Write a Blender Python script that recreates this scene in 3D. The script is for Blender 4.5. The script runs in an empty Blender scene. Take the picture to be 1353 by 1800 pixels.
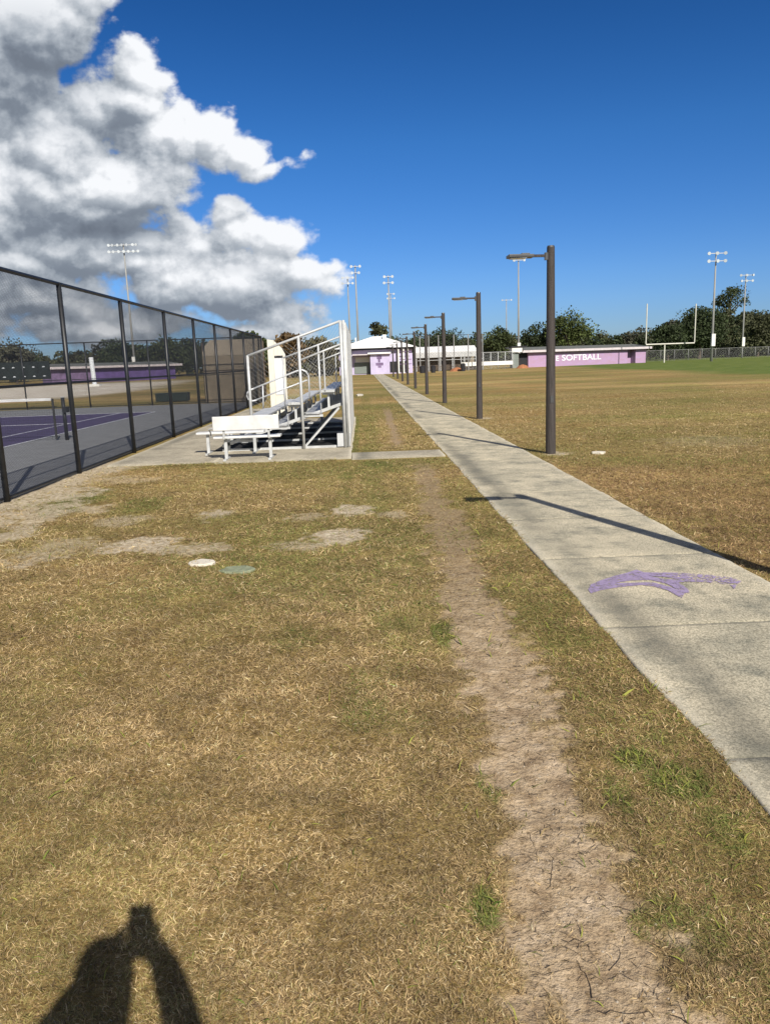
import bpy, math, random
import numpy as np
from math import radians, sin, cos, tan, pi, sqrt, atan2
from mathutils import Matrix, Vector
random.seed(7); rng = np.random.default_rng(7)
SC = bpy.context.scene
COL = SC.collection

# ------------------------------------------------------------------ camera
FPX, CAMH = 1353.0, 1.65
YAW, PITCH, ROLL = radians(-1.25), radians(11.0), radians(-2.0)
CM = Matrix.Rotation(YAW, 3, 'Z') @ Matrix.Rotation(pi/2-PITCH, 3, 'X') @ Matrix.Rotation(ROLL, 3, 'Z')
cam = bpy.data.cameras.new('camera'); camo = bpy.data.objects.new('camera', cam); COL.objects.link(camo)
camo.matrix_world = Matrix.Translation((0, 0, CAMH)) @ CM.to_4x4()
cam.sensor_fit = 'VERTICAL'; cam.sensor_height = 36; cam.lens = 36*FPX/1800
cam.clip_start = 0.02; cam.clip_end = 6000
SC.camera = camo
def pdir(px, py):
    return CM @ Vector(((px-676.5)/FPX, (900-py)/FPX, -1.0))
def G(px, py, z=0.0):                       # photograph pixel -> point on a level at height z
    d = pdir(px, py); t = (z-CAMH)/d.z
    return Vector((d.x*t, d.y*t, z))
def AT(px, py, Y):                          # photograph pixel -> point at distance Y ahead
    d = pdir(px, py); t = Y/d.y
    return Vector((d.x*t, Y, CAMH+d.z*t))

# ------------------------------------------------------------------ world, sun, exposure
SUN_EL, SUN_AZ = radians(36.2), atan2(0.316, -0.949)     # azimuth of the sun measured from +Y towards +X
SC.view_settings.view_transform = 'Standard'; SC.view_settings.look = 'None'
SC.view_settings.gamma = 1; SC.view_settings.exposure = 0.35
SC.render.engine = 'CYCLES'
sl = bpy.data.lights.new('sun', 'SUN'); sl.energy = 4.7; sl.angle = radians(0.55); sl.color = (1.0, 0.945, 0.86)
so = bpy.data.objects.new('sun', sl); COL.objects.link(so)
sdir = Vector((sin(SUN_AZ)*cos(SUN_EL), cos(SUN_AZ)*cos(SUN_EL), sin(SUN_EL)))
so.rotation_euler = sdir.to_track_quat('Z', 'Y').to_euler()

world = bpy.data.worlds.new('World'); SC.world = world; world.use_nodes = True
def build_world():
    nt = world.node_tree; N = nt.nodes; N.clear()
    out = N.new('ShaderNodeOutputWorld'); bg = N.new('ShaderNodeBackground')
    nt.links.new(bg.outputs[0], out.inputs[0])
    # cloud field as a node group of a 2-D sky coordinate
    g = bpy.data.node_groups.new('cloud_field', 'ShaderNodeTree')
    g.interface.new_socket('P', in_out='INPUT', socket_type='NodeSocketVector')
    g.interface.new_socket('F', in_out='OUTPUT', socket_type='NodeSocketFloat')
    gi = g.nodes.new('NodeGroupInput'); go = g.nodes.new('NodeGroupOutput')
    def mk(tree):
        def vm(op, a, b=None, c=None, out=0):
            n = tree.nodes.new('ShaderNodeVectorMath'); n.operation = op
            for k, v in enumerate((a, b, c)):
                if v is None: continue
                if hasattr(v, 'is_output'): tree.links.new(v, n.inputs[k])
                elif op == 'SCALE' and k == 1: n.inputs[3].default_value = v
                else: n.inputs[k].default_value = v
            return n.outputs[out]
        def m(op, a, b=None, c=None, clamp=False):
            n = tree.nodes.new('ShaderNodeMath'); n.operation = op; n.use_clamp = clamp
            for k, v in enumerate((a, b, c)):
                if v is None: continue
                if hasattr(v, 'is_output'): tree.links.new(v, n.inputs[k])
                else: n.inputs[k].default_value = v
            return n.outputs[0]
        return vm, m
    vm, m = mk(g)
    def noise(tree, vec, scale, detail, rough, lac=2.0, outn=0):
        n = tree.nodes.new('ShaderNodeTexNoise'); tree.links.new(vec, n.inputs['Vector'])
        n.inputs['Scale'].default_value = scale; n.inputs['Detail'].default_value = detail
        n.inputs['Roughness'].default_value = rough; n.inputs['Lacunarity'].default_value = lac
        return n.outputs[outn]
    P = gi.outputs[0]
    wn = noise(g, P, 9.0, 2, .5, 2.0, 1)
    wv = vm('SUBTRACT', wn, (.5, .5, .5)); wv = vm('MULTIPLY', wv, (.05, .05, 0)); PW = vm('ADD', P, wv)
    blobs = [(45,50,110,105),(140,-12,66,52),(15,160,95,66),(-170,90,220,260),
             (236,122,62,56),(215,170,80,60),(165,190,66,50),(290,235,110,62),(372,240,65,52),(428,262,52,38),
             (90,262,125,80),(60,330,140,80),(215,322,125,75),(180,385,140,52),(-120,330,190,160),(372,196,24,18),
             (398,380,36,34),(412,418,60,40),(478,430,62,38),(350,438,58,34),(535,492,66,42),(430,500,130,62),(300,492,110,52),(500,552,70,30),
             (235,470,70,40),(40,455,190,48),(60,525,190,45),(190,566,240,34),(430,580,110,20),(-200,520,260,110),(478,288,30,12),(330,420,70,26),(260,440,90,40),(120,430,160,60)]
    cur = None
    for (cx, cy, rx, ry) in blobs:
        d = pdir(cx, cy); u, v = d.x/d.y, d.z/d.y
        d2 = pdir(cx+rx, cy); d3 = pdir(cx, cy-ry)
        ru = abs(d2.x/d2.y-u); rv = abs(d3.z/d3.y-v)
        ru *= 1.10; rv *= 1.12
        q = vm('MULTIPLY_ADD', PW, (1/ru, 1/rv, 0), (-u/ru, -v/rv, 0))
        l = vm('LENGTH', q, out=1)
        s = m('MULTIPLY_ADD', l, -min(ru, rv)*15, min(ru, rv)*15)
        s = m('MINIMUM', s, .75)
        cur = s if cur is None else m('SMOOTH_MAX', cur, s, 0.10)
    PS = vm('MULTIPLY', P, (1.0, 1.25, 0))
    n1 = noise(g, PS, 13.0, 8, .56); n1 = m('SUBTRACT', n1, .5)
    vo = g.nodes.new('ShaderNodeTexVoronoi'); vo.feature = 'SMOOTH_F1'; vo.voronoi_dimensions = '2D'
    vo.normalize = True
    g.links.new(vm('ADD', PS, vm('MULTIPLY', noise(g, PS, 30, 3, .5, 2, 1), (.02, .02, 0))), vo.inputs['Vector'])
    vo.inputs['Scale'].default_value = 24; vo.inputs['Detail'].default_value = 3; vo.inputs['Roughness'].default_value = .55
    vo.inputs['Smoothness'].default_value = .35
    n2 = m('SUBTRACT', .42, vo.outputs['Distance'])
    f = m('ADD', m('MULTIPLY_ADD', n1, .95, cur), m('MULTIPLY', n2, .42))
    g.links.new(f, go.inputs[0])
    # ---- main tree
    vm, m = mk(nt)
    tc = N.new('ShaderNodeTexCoord'); sp = N.new('ShaderNodeSeparateXYZ'); nt.links.new(tc.outputs['Generated'], sp.inputs[0])
    X, Y, Z = sp.outputs
    Ys = m('MAXIMUM', Y, .05)
    cb = N.new('ShaderNodeCombineXYZ'); nt.links.new(m('DIVIDE', X, Ys), cb.inputs[0]); nt.links.new(m('DIVIDE', Z, Ys), cb.inputs[1])
    P = cb.outputs[0]
    def F(off):
        n = N.new('ShaderNodeGroup'); n.node_tree = g
        nt.links.new(vm('ADD', P, off) if off else P, n.inputs[0]); return n.outputs[0]
    f0 = F(None); f1 = F((.0060, .0100, 0)); f2 = F((.020, .042, 0))
    mr = N.new('ShaderNodeMapRange'); mr.interpolation_type = 'SMOOTHSTEP'
    nt.links.new(f0, mr.inputs[0]); mr.inputs[1].default_value = .0; mr.inputs[2].default_value = .19
    front = m('GREATER_THAN', Y, .06)
    alpha = m('MULTIPLY', mr.outputs[0], front)
    hor = N.new('ShaderNodeMapRange'); nt.links.new(Z, hor.inputs[0]); hor.inputs[1].default_value = -.01; hor.inputs[2].default_value = .03
    alpha = m('MULTIPLY', alpha, hor.outputs[0])
    small = m('MAXIMUM', m('MINIMUM', m('MULTIPLY', m('SUBTRACT', f0, f1), 1.35), .24), -.20)
    big = m('MAXIMUM', m('MINIMUM', m('MULTIPLY', m('SUBTRACT', f0, f2), .60), .26), -.10)
    br = m('ADD', .66, m('ADD', small, big))
    # thick, shaded cloud bases seen from below
    sh = None
    for (cx, cy, rx, ry, a) in [(50,120,200,170,.34),(190,405,170,42,.44),(60,490,300,40,.22),(215,235,45,35,.20),(470,520,110,60,.16),(150,560,420,40,.20),(-150,300,200,300,.1)]:
        d = pdir(cx, cy); u, v = d.x/d.y, d.z/d.y
        d2 = pdir(cx+rx, cy); d3 = pdir(cx, cy-ry); ru = abs(d2.x/d2.y-u); rv = abs(d3.z/d3.y-v)
        q = vm('MULTIPLY_ADD', P, (1/ru, 1/rv, 0), (-u/ru, -v/rv, 0)); l = vm('DOT_PRODUCT', q, q, out=1)
        s = m('MULTIPLY', m('POWER', 2.718, m('MULTIPLY', l, -1.4)), a)
        sh = s if sh is None else m('ADD', sh, s)
    damp = m('MAXIMUM', m('MULTIPLY_ADD', sh, -.9, 1), .5)
    br = m('SUBTRACT', m('ADD', .67, m('MULTIPLY', m('ADD', small, big), damp)), sh)
    rp = N.new('ShaderNodeValToRGB'); nt.links.new(br, rp.inputs[0])
    el = rp.color_ramp.elements
    el[0].position = 0.0; el[0].color = (.105, .125, .160, 1)
    el[1].position = 1.0; el[1].color = (.74, .755, .78, 1)
    for p_, c_ in ((.28, (.175, .205, .25, 1)), (.52, (.33, .365, .41, 1)), (.80, (.56, .585, .62, 1))):
        e = el.new(p_); e.color = c_
    sky = N.new('ShaderNodeTexSky'); sky.sky_type = 'NISHITA'; sky.sun_disc = False
    sky.sun_elevation = SUN_EL; sky.sun_rotation = SUN_AZ
    sky.air_density = 1.0; sky.dust_density = 0.1; sky.ozone_density = 2.2
    hsv = N.new('ShaderNodeHueSaturation'); hsv.inputs['Saturation'].default_value = 1.30; hsv.inputs['Value'].default_value = 1.0
    nt.links.new(sky.outputs[0], hsv.inputs['Color'])
    gm = N.new('ShaderNodeGamma'); gm.inputs[1].default_value = 1.0; tr = N.new('ShaderNodeValToRGB'); nt.links.new(Z, tr.inputs[0]); te = tr.color_ramp.elements
    te[0].position = 0; te[0].color = (.33, .48, .92, 1); te[1].position = .55; te[1].color = (.120, .305, .50, 1)
    e = te.new(.10); e.color = (.38, .57, .96, 1)
    e = te.new(.25); e.color = (.34, .58, .88, 1)
    tm = N.new('ShaderNodeMix'); tm.data_type = 'RGBA'; tm.blend_type = 'MULTIPLY'; tm.inputs[0].default_value = 1
    nt.links.new(hsv.outputs[0], tm.inputs[6]); nt.links.new(tr.outputs[0], tm.inputs[7]); nt.links.new(tm.outputs[2], gm.inputs[0])
    STR = .082
    sc = vm('SCALE', rp.outputs[0], 1/STR)
    # unseen broken bright cloud added behind and above the viewer, neutralising the blue fill
    bn_ = noise(nt, tc.outputs['Generated'], 3.2, 6, .6)
    bm = N.new('ShaderNodeMapRange'); nt.links.new(bn_, bm.inputs[0]); bm.inputs[1].default_value = .40; bm.inputs[2].default_value = .58
    bh = N.new('ShaderNodeMapRange'); nt.links.new(Y, bh.inputs[0]); bh.inputs[1].default_value = -.05; bh.inputs[2].default_value = -.30
    bq = N.new('ShaderNodeMapRange'); nt.links.new(Z, bq.inputs[0]); bq.inputs[1].default_value = 0; bq.inputs[2].default_value = .12
    back = m('MULTIPLY', m('MULTIPLY', bm.outputs[0], bh.outputs[0]), m('MULTIPLY', bq.outputs[0], .8))
    bx_ = N.new('ShaderNodeMix'); bx_.data_type = 'RGBA'; nt.links.new(back, bx_.inputs[0]); nt.links.new(gm.outputs[0], bx_.inputs[6]); bx_.inputs[7].default_value = (.62/STR, .59/STR, .54/STR, 1)
    mix = N.new('ShaderNodeMix'); mix.data_type = 'RGBA'
    nt.links.new(alpha, mix.inputs[0]); nt.links.new(bx_.outputs[2], mix.inputs[6]); nt.links.new(sc, mix.inputs[7])
    nt.links.new(mix.outputs[2], bg.inputs[0]); bg.inputs[1].default_value = STR
build_world()
world.cycles.sampling_method = 'MANUAL'; world.cycles.sample_map_resolution = 512

# ------------------------------------------------------------------ helpers
def setp(o, label=None, cat=None, group=None, kind=None):
    if label: o['label'] = label
    if cat: o['category'] = cat
    if group: o['group'] = group
    if kind: o['kind'] = kind
    return o
def thing(name, loc, label, cat, group=None):
    o = bpy.data.objects.new(name, None); COL.objects.link(o); o.location = loc; o.empty_display_size = .2
    return setp(o, label, cat, group)
def rootloc(o):
    v = Vector((0, 0, 0))
    while o is not None: v += o.location; o = o.parent
    return v
class MB:
    def __init__(s, T=None): s.v = []; s.f = []; s.T = T
    def add(s, vs, fs):
        b = len(s.v)
        for p in vs:
            p = Vector(p)
            if s.T is not None: p = s.T @ p
            s.v.append(p)
        s.f += [tuple(i+b for i in f) for f in fs]; return s
    def box(s, lo, hi):
        x0, y0, z0 = lo; x1, y1, z1 = hi
        return s.add([(x0,y0,z0),(x1,y0,z0),(x1,y1,z0),(x0,y1,z0),(x0,y0,z1),(x1,y0,z1),(x1,y1,z1),(x0,y1,z1)],
              [(0,3,2,1),(4,5,6,7),(0,1,5,4),(1,2,6,5),(2,3,7,6),(3,0,4,7)])
    def bar(s, a, b, r, n=6, r2=None, cap=True, ph=0.0):
        a = Vector(a); b = Vector(b); d = (b-a)
        if d.length < 1e-6: return s
        q = d.to_track_quat('Z', 'Y'); r2 = r if r2 is None else r2
        vs = []
        for (c, rr) in ((a, r), (b, r2)):
            for k in range(n):
                t = 2*pi*k/n+ph; vs.append(c + q @ Vector((rr*cos(t), rr*sin(t), 0)))
        fs = [(k, (k+1) % n, n+(k+1) % n, n+k) for k in range(n)]
        if cap: fs += [tuple(range(n-1, -1, -1)), tuple(range(n, 2*n))]
        return s.add(vs, fs)
    def sqbar(s, a, b, w, h):                 # rectangular section along a->b (w sideways, h in z-ish)
        a = Vector(a); b = Vector(b); d = (b-a).normalized()
        up = Vector((0, 0, 1)) if abs(d.z) < .95 else Vector((0, 1, 0))
        sx = d.cross(up).normalized(); sz = sx.cross(d)
        vs = [c + sx*i*w/2 + sz*j*h/2 for c in (a, b) for (i, j) in ((-1,-1),(1,-1),(1,1),(-1,1))]
        return s.add(vs, [(0,1,2,3),(7,6,5,4),(0,4,5,1),(1,5,6,2),(2,6,7,3),(3,7,4,0)])
    def tube(s, pts, r, n=6):
        pts = [Vector(p) for p in pts]; rings = []
        vs = []
        for i, p in enumerate(pts):
            d = (pts[min(i+1, len(pts)-1)]-pts[max(i-1, 0)]).normalized()
            up = Vector((0, 0, 1)) if abs(d.z) < .9 else Vector((0, 1, 0))
            sx = d.cross(up).normalized(); sz = sx.cross(d)
            rr = r[i] if isinstance(r, (list, tuple)) else r
            for k in range(n):
                t = 2*pi*k/n; vs.append(p+sx*rr*cos(t)+sz*rr*sin(t))
        fs = []
        for i in range(len(pts)-1):
            for k in range(n): fs.append((i*n+k, i*n+(k+1) % n, (i+1)*n+(k+1) % n, (i+1)*n+k))
        fs += [tuple(range(n-1, -1, -1)), tuple(range((len(pts)-1)*n, len(pts)*n))]
        return s.add(vs, fs)
    def prism(s, poly, d):                    # polygon of 3-D points extruded by vector d
        n = len(poly); d = Vector(d)
        vs = [Vector(p) for p in poly]+[Vector(p)+d for p in poly]
        return s.add(vs, [tuple(range(n-1, -1, -1)), tuple(range(n, 2*n))]+[(k, (k+1) % n, n+(k+1) % n, n+k) for k in range(n)])
    def build(s, name, mat, parent=None, bevel=0, smooth=False):
        off = rootloc(parent) if parent else Vector((0, 0, 0))
        me = bpy.data.meshes.new(name); me.from_pydata([tuple(p-off) for p in s.v], [], s.f); me.update()
        me.materials.append(mat)
        o = bpy.data.objects.new(name, me); COL.objects.link(o)
        if parent: o.parent = parent
        if bevel:
            b = o.modifiers.new('bevel', 'BEVEL'); b.width = bevel; b.segments = 2; b.limit_method = 'ANGLE'
        if smooth:
            for p in me.polygons: p.use_smooth = True
        return o
def copy_tree(o, parent=None):
    c = o.copy(); COL.objects.link(c)
    if parent: c.parent = parent
    for ch in list(o.children): copy_tree(ch, c)
    return c
def fast_mesh(name, verts, sizes, idx, mat, cols=None, smooth=False):
    me = bpy.data.meshes.new(name); nv = len(verts)
    me.vertices.add(nv); me.vertices.foreach_set('co', np.ascontiguousarray(verts, np.float32).ravel())
    me.loops.add(len(idx)); me.loops.foreach_set('vertex_index', np.ascontiguousarray(idx, np.int32))
    sizes = np.asarray(sizes, np.int32); st = np.concatenate([[0], np.cumsum(sizes)[:-1]]).astype(np.int32)
    me.polygons.add(len(sizes)); me.polygons.foreach_set('loop_start', st)
    try: me.polygons.foreach_set('loop_total', sizes)
    except Exception: pass
    if cols is not None:
        for an, arr in cols.items():
            a = me.attributes.new(an, 'FLOAT_COLOR', 'POINT')
            full = np.ones((nv, 4), np.float32); full[:, :arr.shape[1]] = arr
            a.data.foreach_set('color', full.ravel())
    me.update(calc_edges=True); me.validate()
    if smooth: me.polygons.foreach_set('use_smooth', np.ones(len(sizes), bool))
    me.materials.append(mat)
    o = bpy.data.objects.new(name, me); COL.objects.link(o); return o
def mat(name, col, rough=.7, var=.12, scale=6., bump=0., bscale=40., metal=0., spec=.4, col2=None, streak=None, coords='P'):
    m = bpy.data.materials.new(name); m.use_nodes = True; nt = m.node_tree; N = nt.nodes; L = nt.links
    b = N['Principled BSDF']; b.inputs['Roughness'].default_value = rough; b.inputs['Metallic'].default_value = metal
    b.inputs['Specular IOR Level'].default_value = spec
    ge = N.new('ShaderNodeNewGeometry'); src = ge.outputs['Position']
    if streak:
        mp = N.new('ShaderNodeVectorMath'); mp.operation = 'MULTIPLY'; mp.inputs[1].default_value = streak; L.new(src, mp.inputs[0]); src = mp.outputs[0]
    n = N.new('ShaderNodeTexNoise'); n.inputs['Scale'].default_value = scale; n.inputs['Detail'].default_value = 6; n.inputs['Roughness'].default_value = .62; L.new(src, n.inputs['Vector'])
    mr = N.new('ShaderNodeMapRange'); mr.inputs[1].default_value = .3; mr.inputs[2].default_value = .7; L.new(n.outputs[0], mr.inputs[0])
    c2 = col2 or tuple(max(0, c*(1-var*2)) for c in col); c1 = tuple(min(1, c*(1+var*.5)) for c in col)
    mx = N.new('ShaderNodeMix'); mx.data_type = 'RGBA'; mx.inputs[6].default_value = (*c2, 1); mx.inputs[7].default_value = (*c1, 1)
    L.new(mr.outputs[0], mx.inputs[0]); L.new(mx.outputs[2], b.inputs['Base Color'])
    if bump:
        n2 = N.new('ShaderNodeTexNoise'); n2.inputs['Scale'].default_value = bscale; n2.inputs['Detail'].default_value = 4; L.new(ge.outputs['Position'], n2.inputs['Vector'])
        bp = N.new('ShaderNodeBump'); bp.inputs['Strength'].default_value = bump; bp.inputs['Distance'].default_value = .02
        L.new(n2.outputs[0], bp.inputs['Height']); L.new(bp.outputs[0], b.inputs['Normal'])
    return m
def attr_mat(name, attr='tint', rough=.8, spec=.2, trans=0.0):
    m = bpy.data.materials.new(name); m.use_nodes = True; nt = m.node_tree; N = nt.nodes; L = nt.links
    b = N['Principled BSDF']; b.inputs['Roughness'].default_value = rough; b.inputs['Specular IOR Level'].default_value = spec
    a = N.new('ShaderNodeAttribute'); a.attribute_name = attr; L.new(a.outputs['Color'], b.inputs['Base Color'])
    if trans:
        t = N.new('ShaderNodeBsdfTranslucent'); L.new(a.outputs['Color'], t.inputs[0])
        ms = N.new('ShaderNodeMixShader'); ms.inputs[0].default_value = trans
        L.new(b.outputs[0], ms.inputs[1]); L.new(t.outputs[0], ms.inputs[2]); L.new(ms.outputs[0], N['Material Output'].inputs[0])
    return m
def vnoise(x, y, seed=0):
    xi = np.floor(x).astype(np.int64); yi = np.floor(y).astype(np.int64); fx = x-xi; fy = y-yi
    fx = fx*fx*(3-2*fx); fy = fy*fy*(3-2*fy)
    def h(a, b):
        n = (a*374761393 + b*668265263 + seed*1442695041) & 0xffffffff
        n = ((n ^ (n >> 13))*1274126177) & 0xffffffff
        return ((n ^ (n >> 16)) & 0xffff)/65535.0
    return (h(xi, yi)*(1-fx)+h(xi+1, yi)*fx)*(1-fy)+(h(xi, yi+1)*(1-fx)+h(xi+1, yi+1)*fx)*fy
def fbm(x, y, oct=4, seed=0, gain=.5):
    s = 0; a = 1; t = 0
    for k in range(oct): s = s+a*vnoise(x*2**k+17.3*k, y*2**k-9.1*k, seed+k); t += a; a *= gain
    return s/t
def sstep(x, a, b):
    t = np.clip((x-a)/(b-a), 0, 1); return t*t*(3-2*t)

M = dict(
 galv=mat('galvanised_steel', (.54, .55, .545), .45, .12, 9, metal=.15, spec=.5),
 alum=mat('aluminium', (.60, .61, .615), .42, .10, 7, metal=.2, spec=.5),
 alumdull=mat('dull_aluminium', (.42, .43, .44), .5, .2, 7, metal=.3, spec=.5),
 white=mat('white_paint', (.80, .79, .75), .5, .08, 8, col2=(.66, .64, .58)),
 benchw=mat('bench_white', (.68, .68, .67), .4, .10, 5, spec=.5),
 roofw=mat('white_roofing', (.80, .79, .76), .6, .06, 3, streak=(1, 6, 1)),
 cream=mat('cream_board', (.68, .65, .56), .6, .08, 5, streak=(4, 4, 1)),
 black=mat('black_vinyl', (.018, .020, .023), .45, .25, 14, spec=.45),
 blackw=mat('black_vinyl_wire', (.03, .033, .038), .5, .2, 14, spec=.5),
 pole=mat('brown_pole', (.060, .051, .047), .75, .25, 9, bump=.4, bscale=70, col2=(.030, .024, .021), streak=(5, 5, .35)),
 head=mat('lamp_head_metal', (.085, .085, .085), .4, .15, 7, metal=.4),
 lens=mat('lamp_glass', (.55, .60, .64), .25, .05, 7, spec=.7),
 tower=mat('concrete_pole', (.30, .30, .285), .8, .15, 2, streak=(3, 3, .3)),
 reflect=mat('lamp_reflector', (.45, .47, .49), .3, .03, 4, spec=.7),
 lav=mat('lavender_paint', (.50, .44, .62), .75, .10, 1.2, col2=(.42, .37, .52)),
 greyp=mat('weathered_grey_pole', (.30, .30, .29), .7, .2, 4),
 lavd=mat('lavender_wall', (.36, .245, .41), .8, .2, .8, col2=(.37, .24, .33), streak=(1, 1, 2.2)),
 purple=mat('purple_wall', (.12, .075, .24), .75, .18, 1.0),
 purpled=mat('faded_purple_wall', (.22, .15, .28), .8, .25, 1.0),
 dark=mat('dark_opening', (.022, .022, .026), .8, .2, 4),
 shutter=mat('grey_green_shutter', (.20, .23, .21), .6, .15, 2, streak=(.3, .3, 14)),
 fascia=mat('fascia_paint', (.60, .54, .55), .6, .12, 2),
 shingle=mat('grey_shingles', (.15, .155, .14), .9, .22, 2.5),
 seam=mat('grey_metal_roof', (.50, .50, .49), .5, .12, 1.5, streak=(5, .3, 1)),
 tan=mat('tan_board', (.40, .34, .26), .8, .10, 3, bump=.1),
 tand=mat('tan_board_lower', (.27, .22, .155), .8, .14, 3, bump=.1),
 green=mat('dark_green_plastic', (.014, .028, .022), .5, .2, 5),
 screen=mat('windscreen_fabric', (.020, .028, .026), .9, .3, 3),
 clay=mat('clay', (.42, .17, .075), .9, .2, 3),
 yellow=mat('goal_post_paint', (.60, .58, .50), .5, .08, 3),
 bark=mat('bark', (.10, .075, .055), .9, .3, 4, bump=.4, bscale=8),
 stone=mat('pale_stone', (.72, .66, .54), .85, .12, 14, bump=.4),
 greenslab=mat('lichen_concrete', (.27, .30, .19), .9, .2, 18, bump=.5),
 soil=mat('twig', (.045, .032, .024), .9, .3, 40),
 slat=mat('pale_slats', (.84, .84, .80), .55, .08, 3, streak=(3, 3, .6)),
 net=mat('net_cord', (.03, .03, .03), .8, .2, 4),
 board=mat('notice_white', (.74, .77, .80), .5, .05, 4),
 skin=mat('skin', (.50, .30, .21), .55, .08, 9),
 shirt=mat('grey_shirt', (.12, .13, .16), .85, .1, 30),
 jeans=mat('blue_jeans', (.05, .07, .13), .9, .2, 50),
 phone=mat('phone_body', (.02, .02, .022), .25, .05, 9, spec=.6),
 hair=mat('hair', (.03, .02, .015), .6, .2, 60),
)

# ------------------------------------------------------------------ ground sheet
def gaxis(fine, grow_to_lo, grow_to_hi, g=1.13):
    a = list(fine); s = fine[-1]-fine[-2]
    while a[-1] < grow_to_hi: s *= g; a.append(a[-1]+s)
    s = fine[1]-fine[0]; b = []
    x = fine[0]
    while x > grow_to_lo: s *= g; x -= s; b.append(x)
    return np.array(b[::-1]+a)
xs = gaxis(np.arange(-6.4, 6.41, .034), -2500, 2500, 1.14)
yf = np.concatenate([np.arange(.9, 8, .03), np.arange(8, 17, .06)])
ys = gaxis(yf, -300, 3500, 1.12)
# dirt track centre line and half width from the photograph
trk = [(1125,1800,195),(1075,1750,185),(1015,1640,145),(985,1560,125),(965,1450,115),(920,1320,95),(885,1200,84),(830,1070,62),(796,960,46),(772,900,37),(754,845,26)]
TR = []
for (px, py, hw) in trk:
    a = G(px-hw, py); b = G(px+hw, py); TR.append(((a.y+b.y)/2, (a.x+b.x)/2, abs(b.x-a.x)/2))
TR.sort(); TRa = np.array(TR)
def dirt_mask(x, y):
    c = np.interp(y, TRa[:, 0], TRa[:, 1]); w = np.interp(y, TRa[:, 0], TRa[:, 2])
    n = (fbm(x*3.1, y*3.1, 4, 3)-.5)*1.0 + (fbm(x*14, y*14, 3, 9)-.5)*1.1
    d = 1-np.abs(x-c)/w+n*1.1
    fade = 1-sstep(y, 11.5, 13.2)
    strength = .72+.28*(1-sstep(y, 3.2, 6.5))
    m1 = sstep(d, -.05, .42)*fade*strength
    # the strip of bare soil along the far left of the path
    c2 = 0.62+0.012*(y-14); d2 = 1-np.abs(x-c2)/.16+n*1.4
    m2 = sstep(d2, 0, .6)*sstep(y, 14.5, 16)*(1-sstep(y, 24, 31))*.85
    return np.maximum(m1, m2)
SP = []
for (px, py, rx, ry, a) in [(375,905,34,10,.8),(620,898,44,9,1.0),(545,908,40,8,.6),(245,958,72,13,1.0),(330,965,70,10,.7),(595,944,58,13,1.0),(520,960,70,9,.6),
                            (100,965,90,18,.55),(40,985,60,14,.7),(150,895,50,8,.7),(60,905,70,22,.8),(20,940,40,14,.8),(100,870,70,14,.9),(215,915,45,9,.6),(690,905,30,8,.6),(210,845,60,8,.5),(1240,775,110,10,.25)]:
    c = G(px, py); r1 = G(px+rx, py); r2 = G(px, py-ry)
    SP.append((c.x, c.y, (r1-c).length, max(abs(r2.y-c.y), .05), a))
for (lx_, ly_) in ((3.33, 13.2), (3.36, 21.7), (3.4, 30.4), (3.3, 4.75)): SP.append((lx_, ly_, .26, .30, .8))
def sand_mask(x, y):
    n = (fbm(x*4, y*4, 4, 21)-.5)*1.5+(fbm(x*17, y*17, 3, 25)-.5)*1.5; s = np.zeros_like(x)
    for (cx, cy, rx, ry, a) in SP:
        q = ((x-cx)/rx)**2+((y-cy)/ry)**2
        s = np.maximum(s, sstep(1.15-q+n*1.25, 0, .7)*a)
    near = sstep(-3.95-x+(n*.55), -.1, .5)*(x > -4.95)*sstep(y, 3, 6)*(1-sstep(y, 14.2, 15))*.9
    return np.maximum(s, near)
GP = []
for (px, py, rx, ry, a) in [(1200,1375,62,40,.85),(1110,1335,50,24,.8),(1260,1440,40,26,.6),(1080,1390,26,40,.5),(1180,1620,50,60,.5),(1160,1300,40,20,.4),(850,1590,26,40,.9),(785,1115,28,22,.7),(860,1380,25,40,.5),(1290,1480,40,25,.5),(1120,1620,30,40,.5),
                            (140,880,50,22,.8),(250,890,55,18,.5),(660,815,45,8,.9),(600,900,70,30,.25),(1000,1120,60,25,.4),(950,1080,60,25,.3),(640,1220,50,60,.35),(520,1120,60,30,.3),(720,980,40,20,.4),(1230,1640,60,60,.35),(620,760,14,40,.8),(645,720,12,40,.4)]:
    c = G(px, py); r1 = G(px+rx, py); r2 = G(px, py-ry); GP.append((c.x, c.y, (r1-c).length, max(abs(r2.y-c.y), .05), a))
def green_mask(x, y):
    n = (fbm(x*3, y*3, 4, 51)-.5)*1.4; s = np.zeros_like(x)
    for (cx, cy, rx, ry, a) in GP:
        q = ((x-cx)/rx)**2+((y-cy)/ry)**2; s = np.maximum(s, sstep(1.1-q+n, 0, .9)*a)
    # watered turf beyond the practice field, and white-ish volleyball sand on the left
    nb = (fbm(x*.12, y*.06, 3, 5)-.5)*9
    far = sstep(x-(20+(y-42)*.13)+nb, 0, 4)*sstep(y+nb*1.5, 44, 52)
    olive = sstep(fbm(x*.16, y*.30, 4, 61), .44, .66)*.42*(y > 5)
    return np.maximum(s, olive)
def turf_mask(x, y):
    nb = (fbm(x*.12, y*.06, 3, 5)-.5)*9
    return sstep(x-(20+(y-42)*.13)+nb, 0, 4)*sstep(y+nb*1.5, 44, 52)
def farsand_mask(x, y):
    n = (fbm(x*.12, y*.12, 3, 71)-.5)*8
    return sstep(-17.5-(y-55)*.09-x+n*.5, 0, 3)*sstep(y+n*.3, 52, 55)*(1-sstep(y+n, 108, 125))
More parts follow.
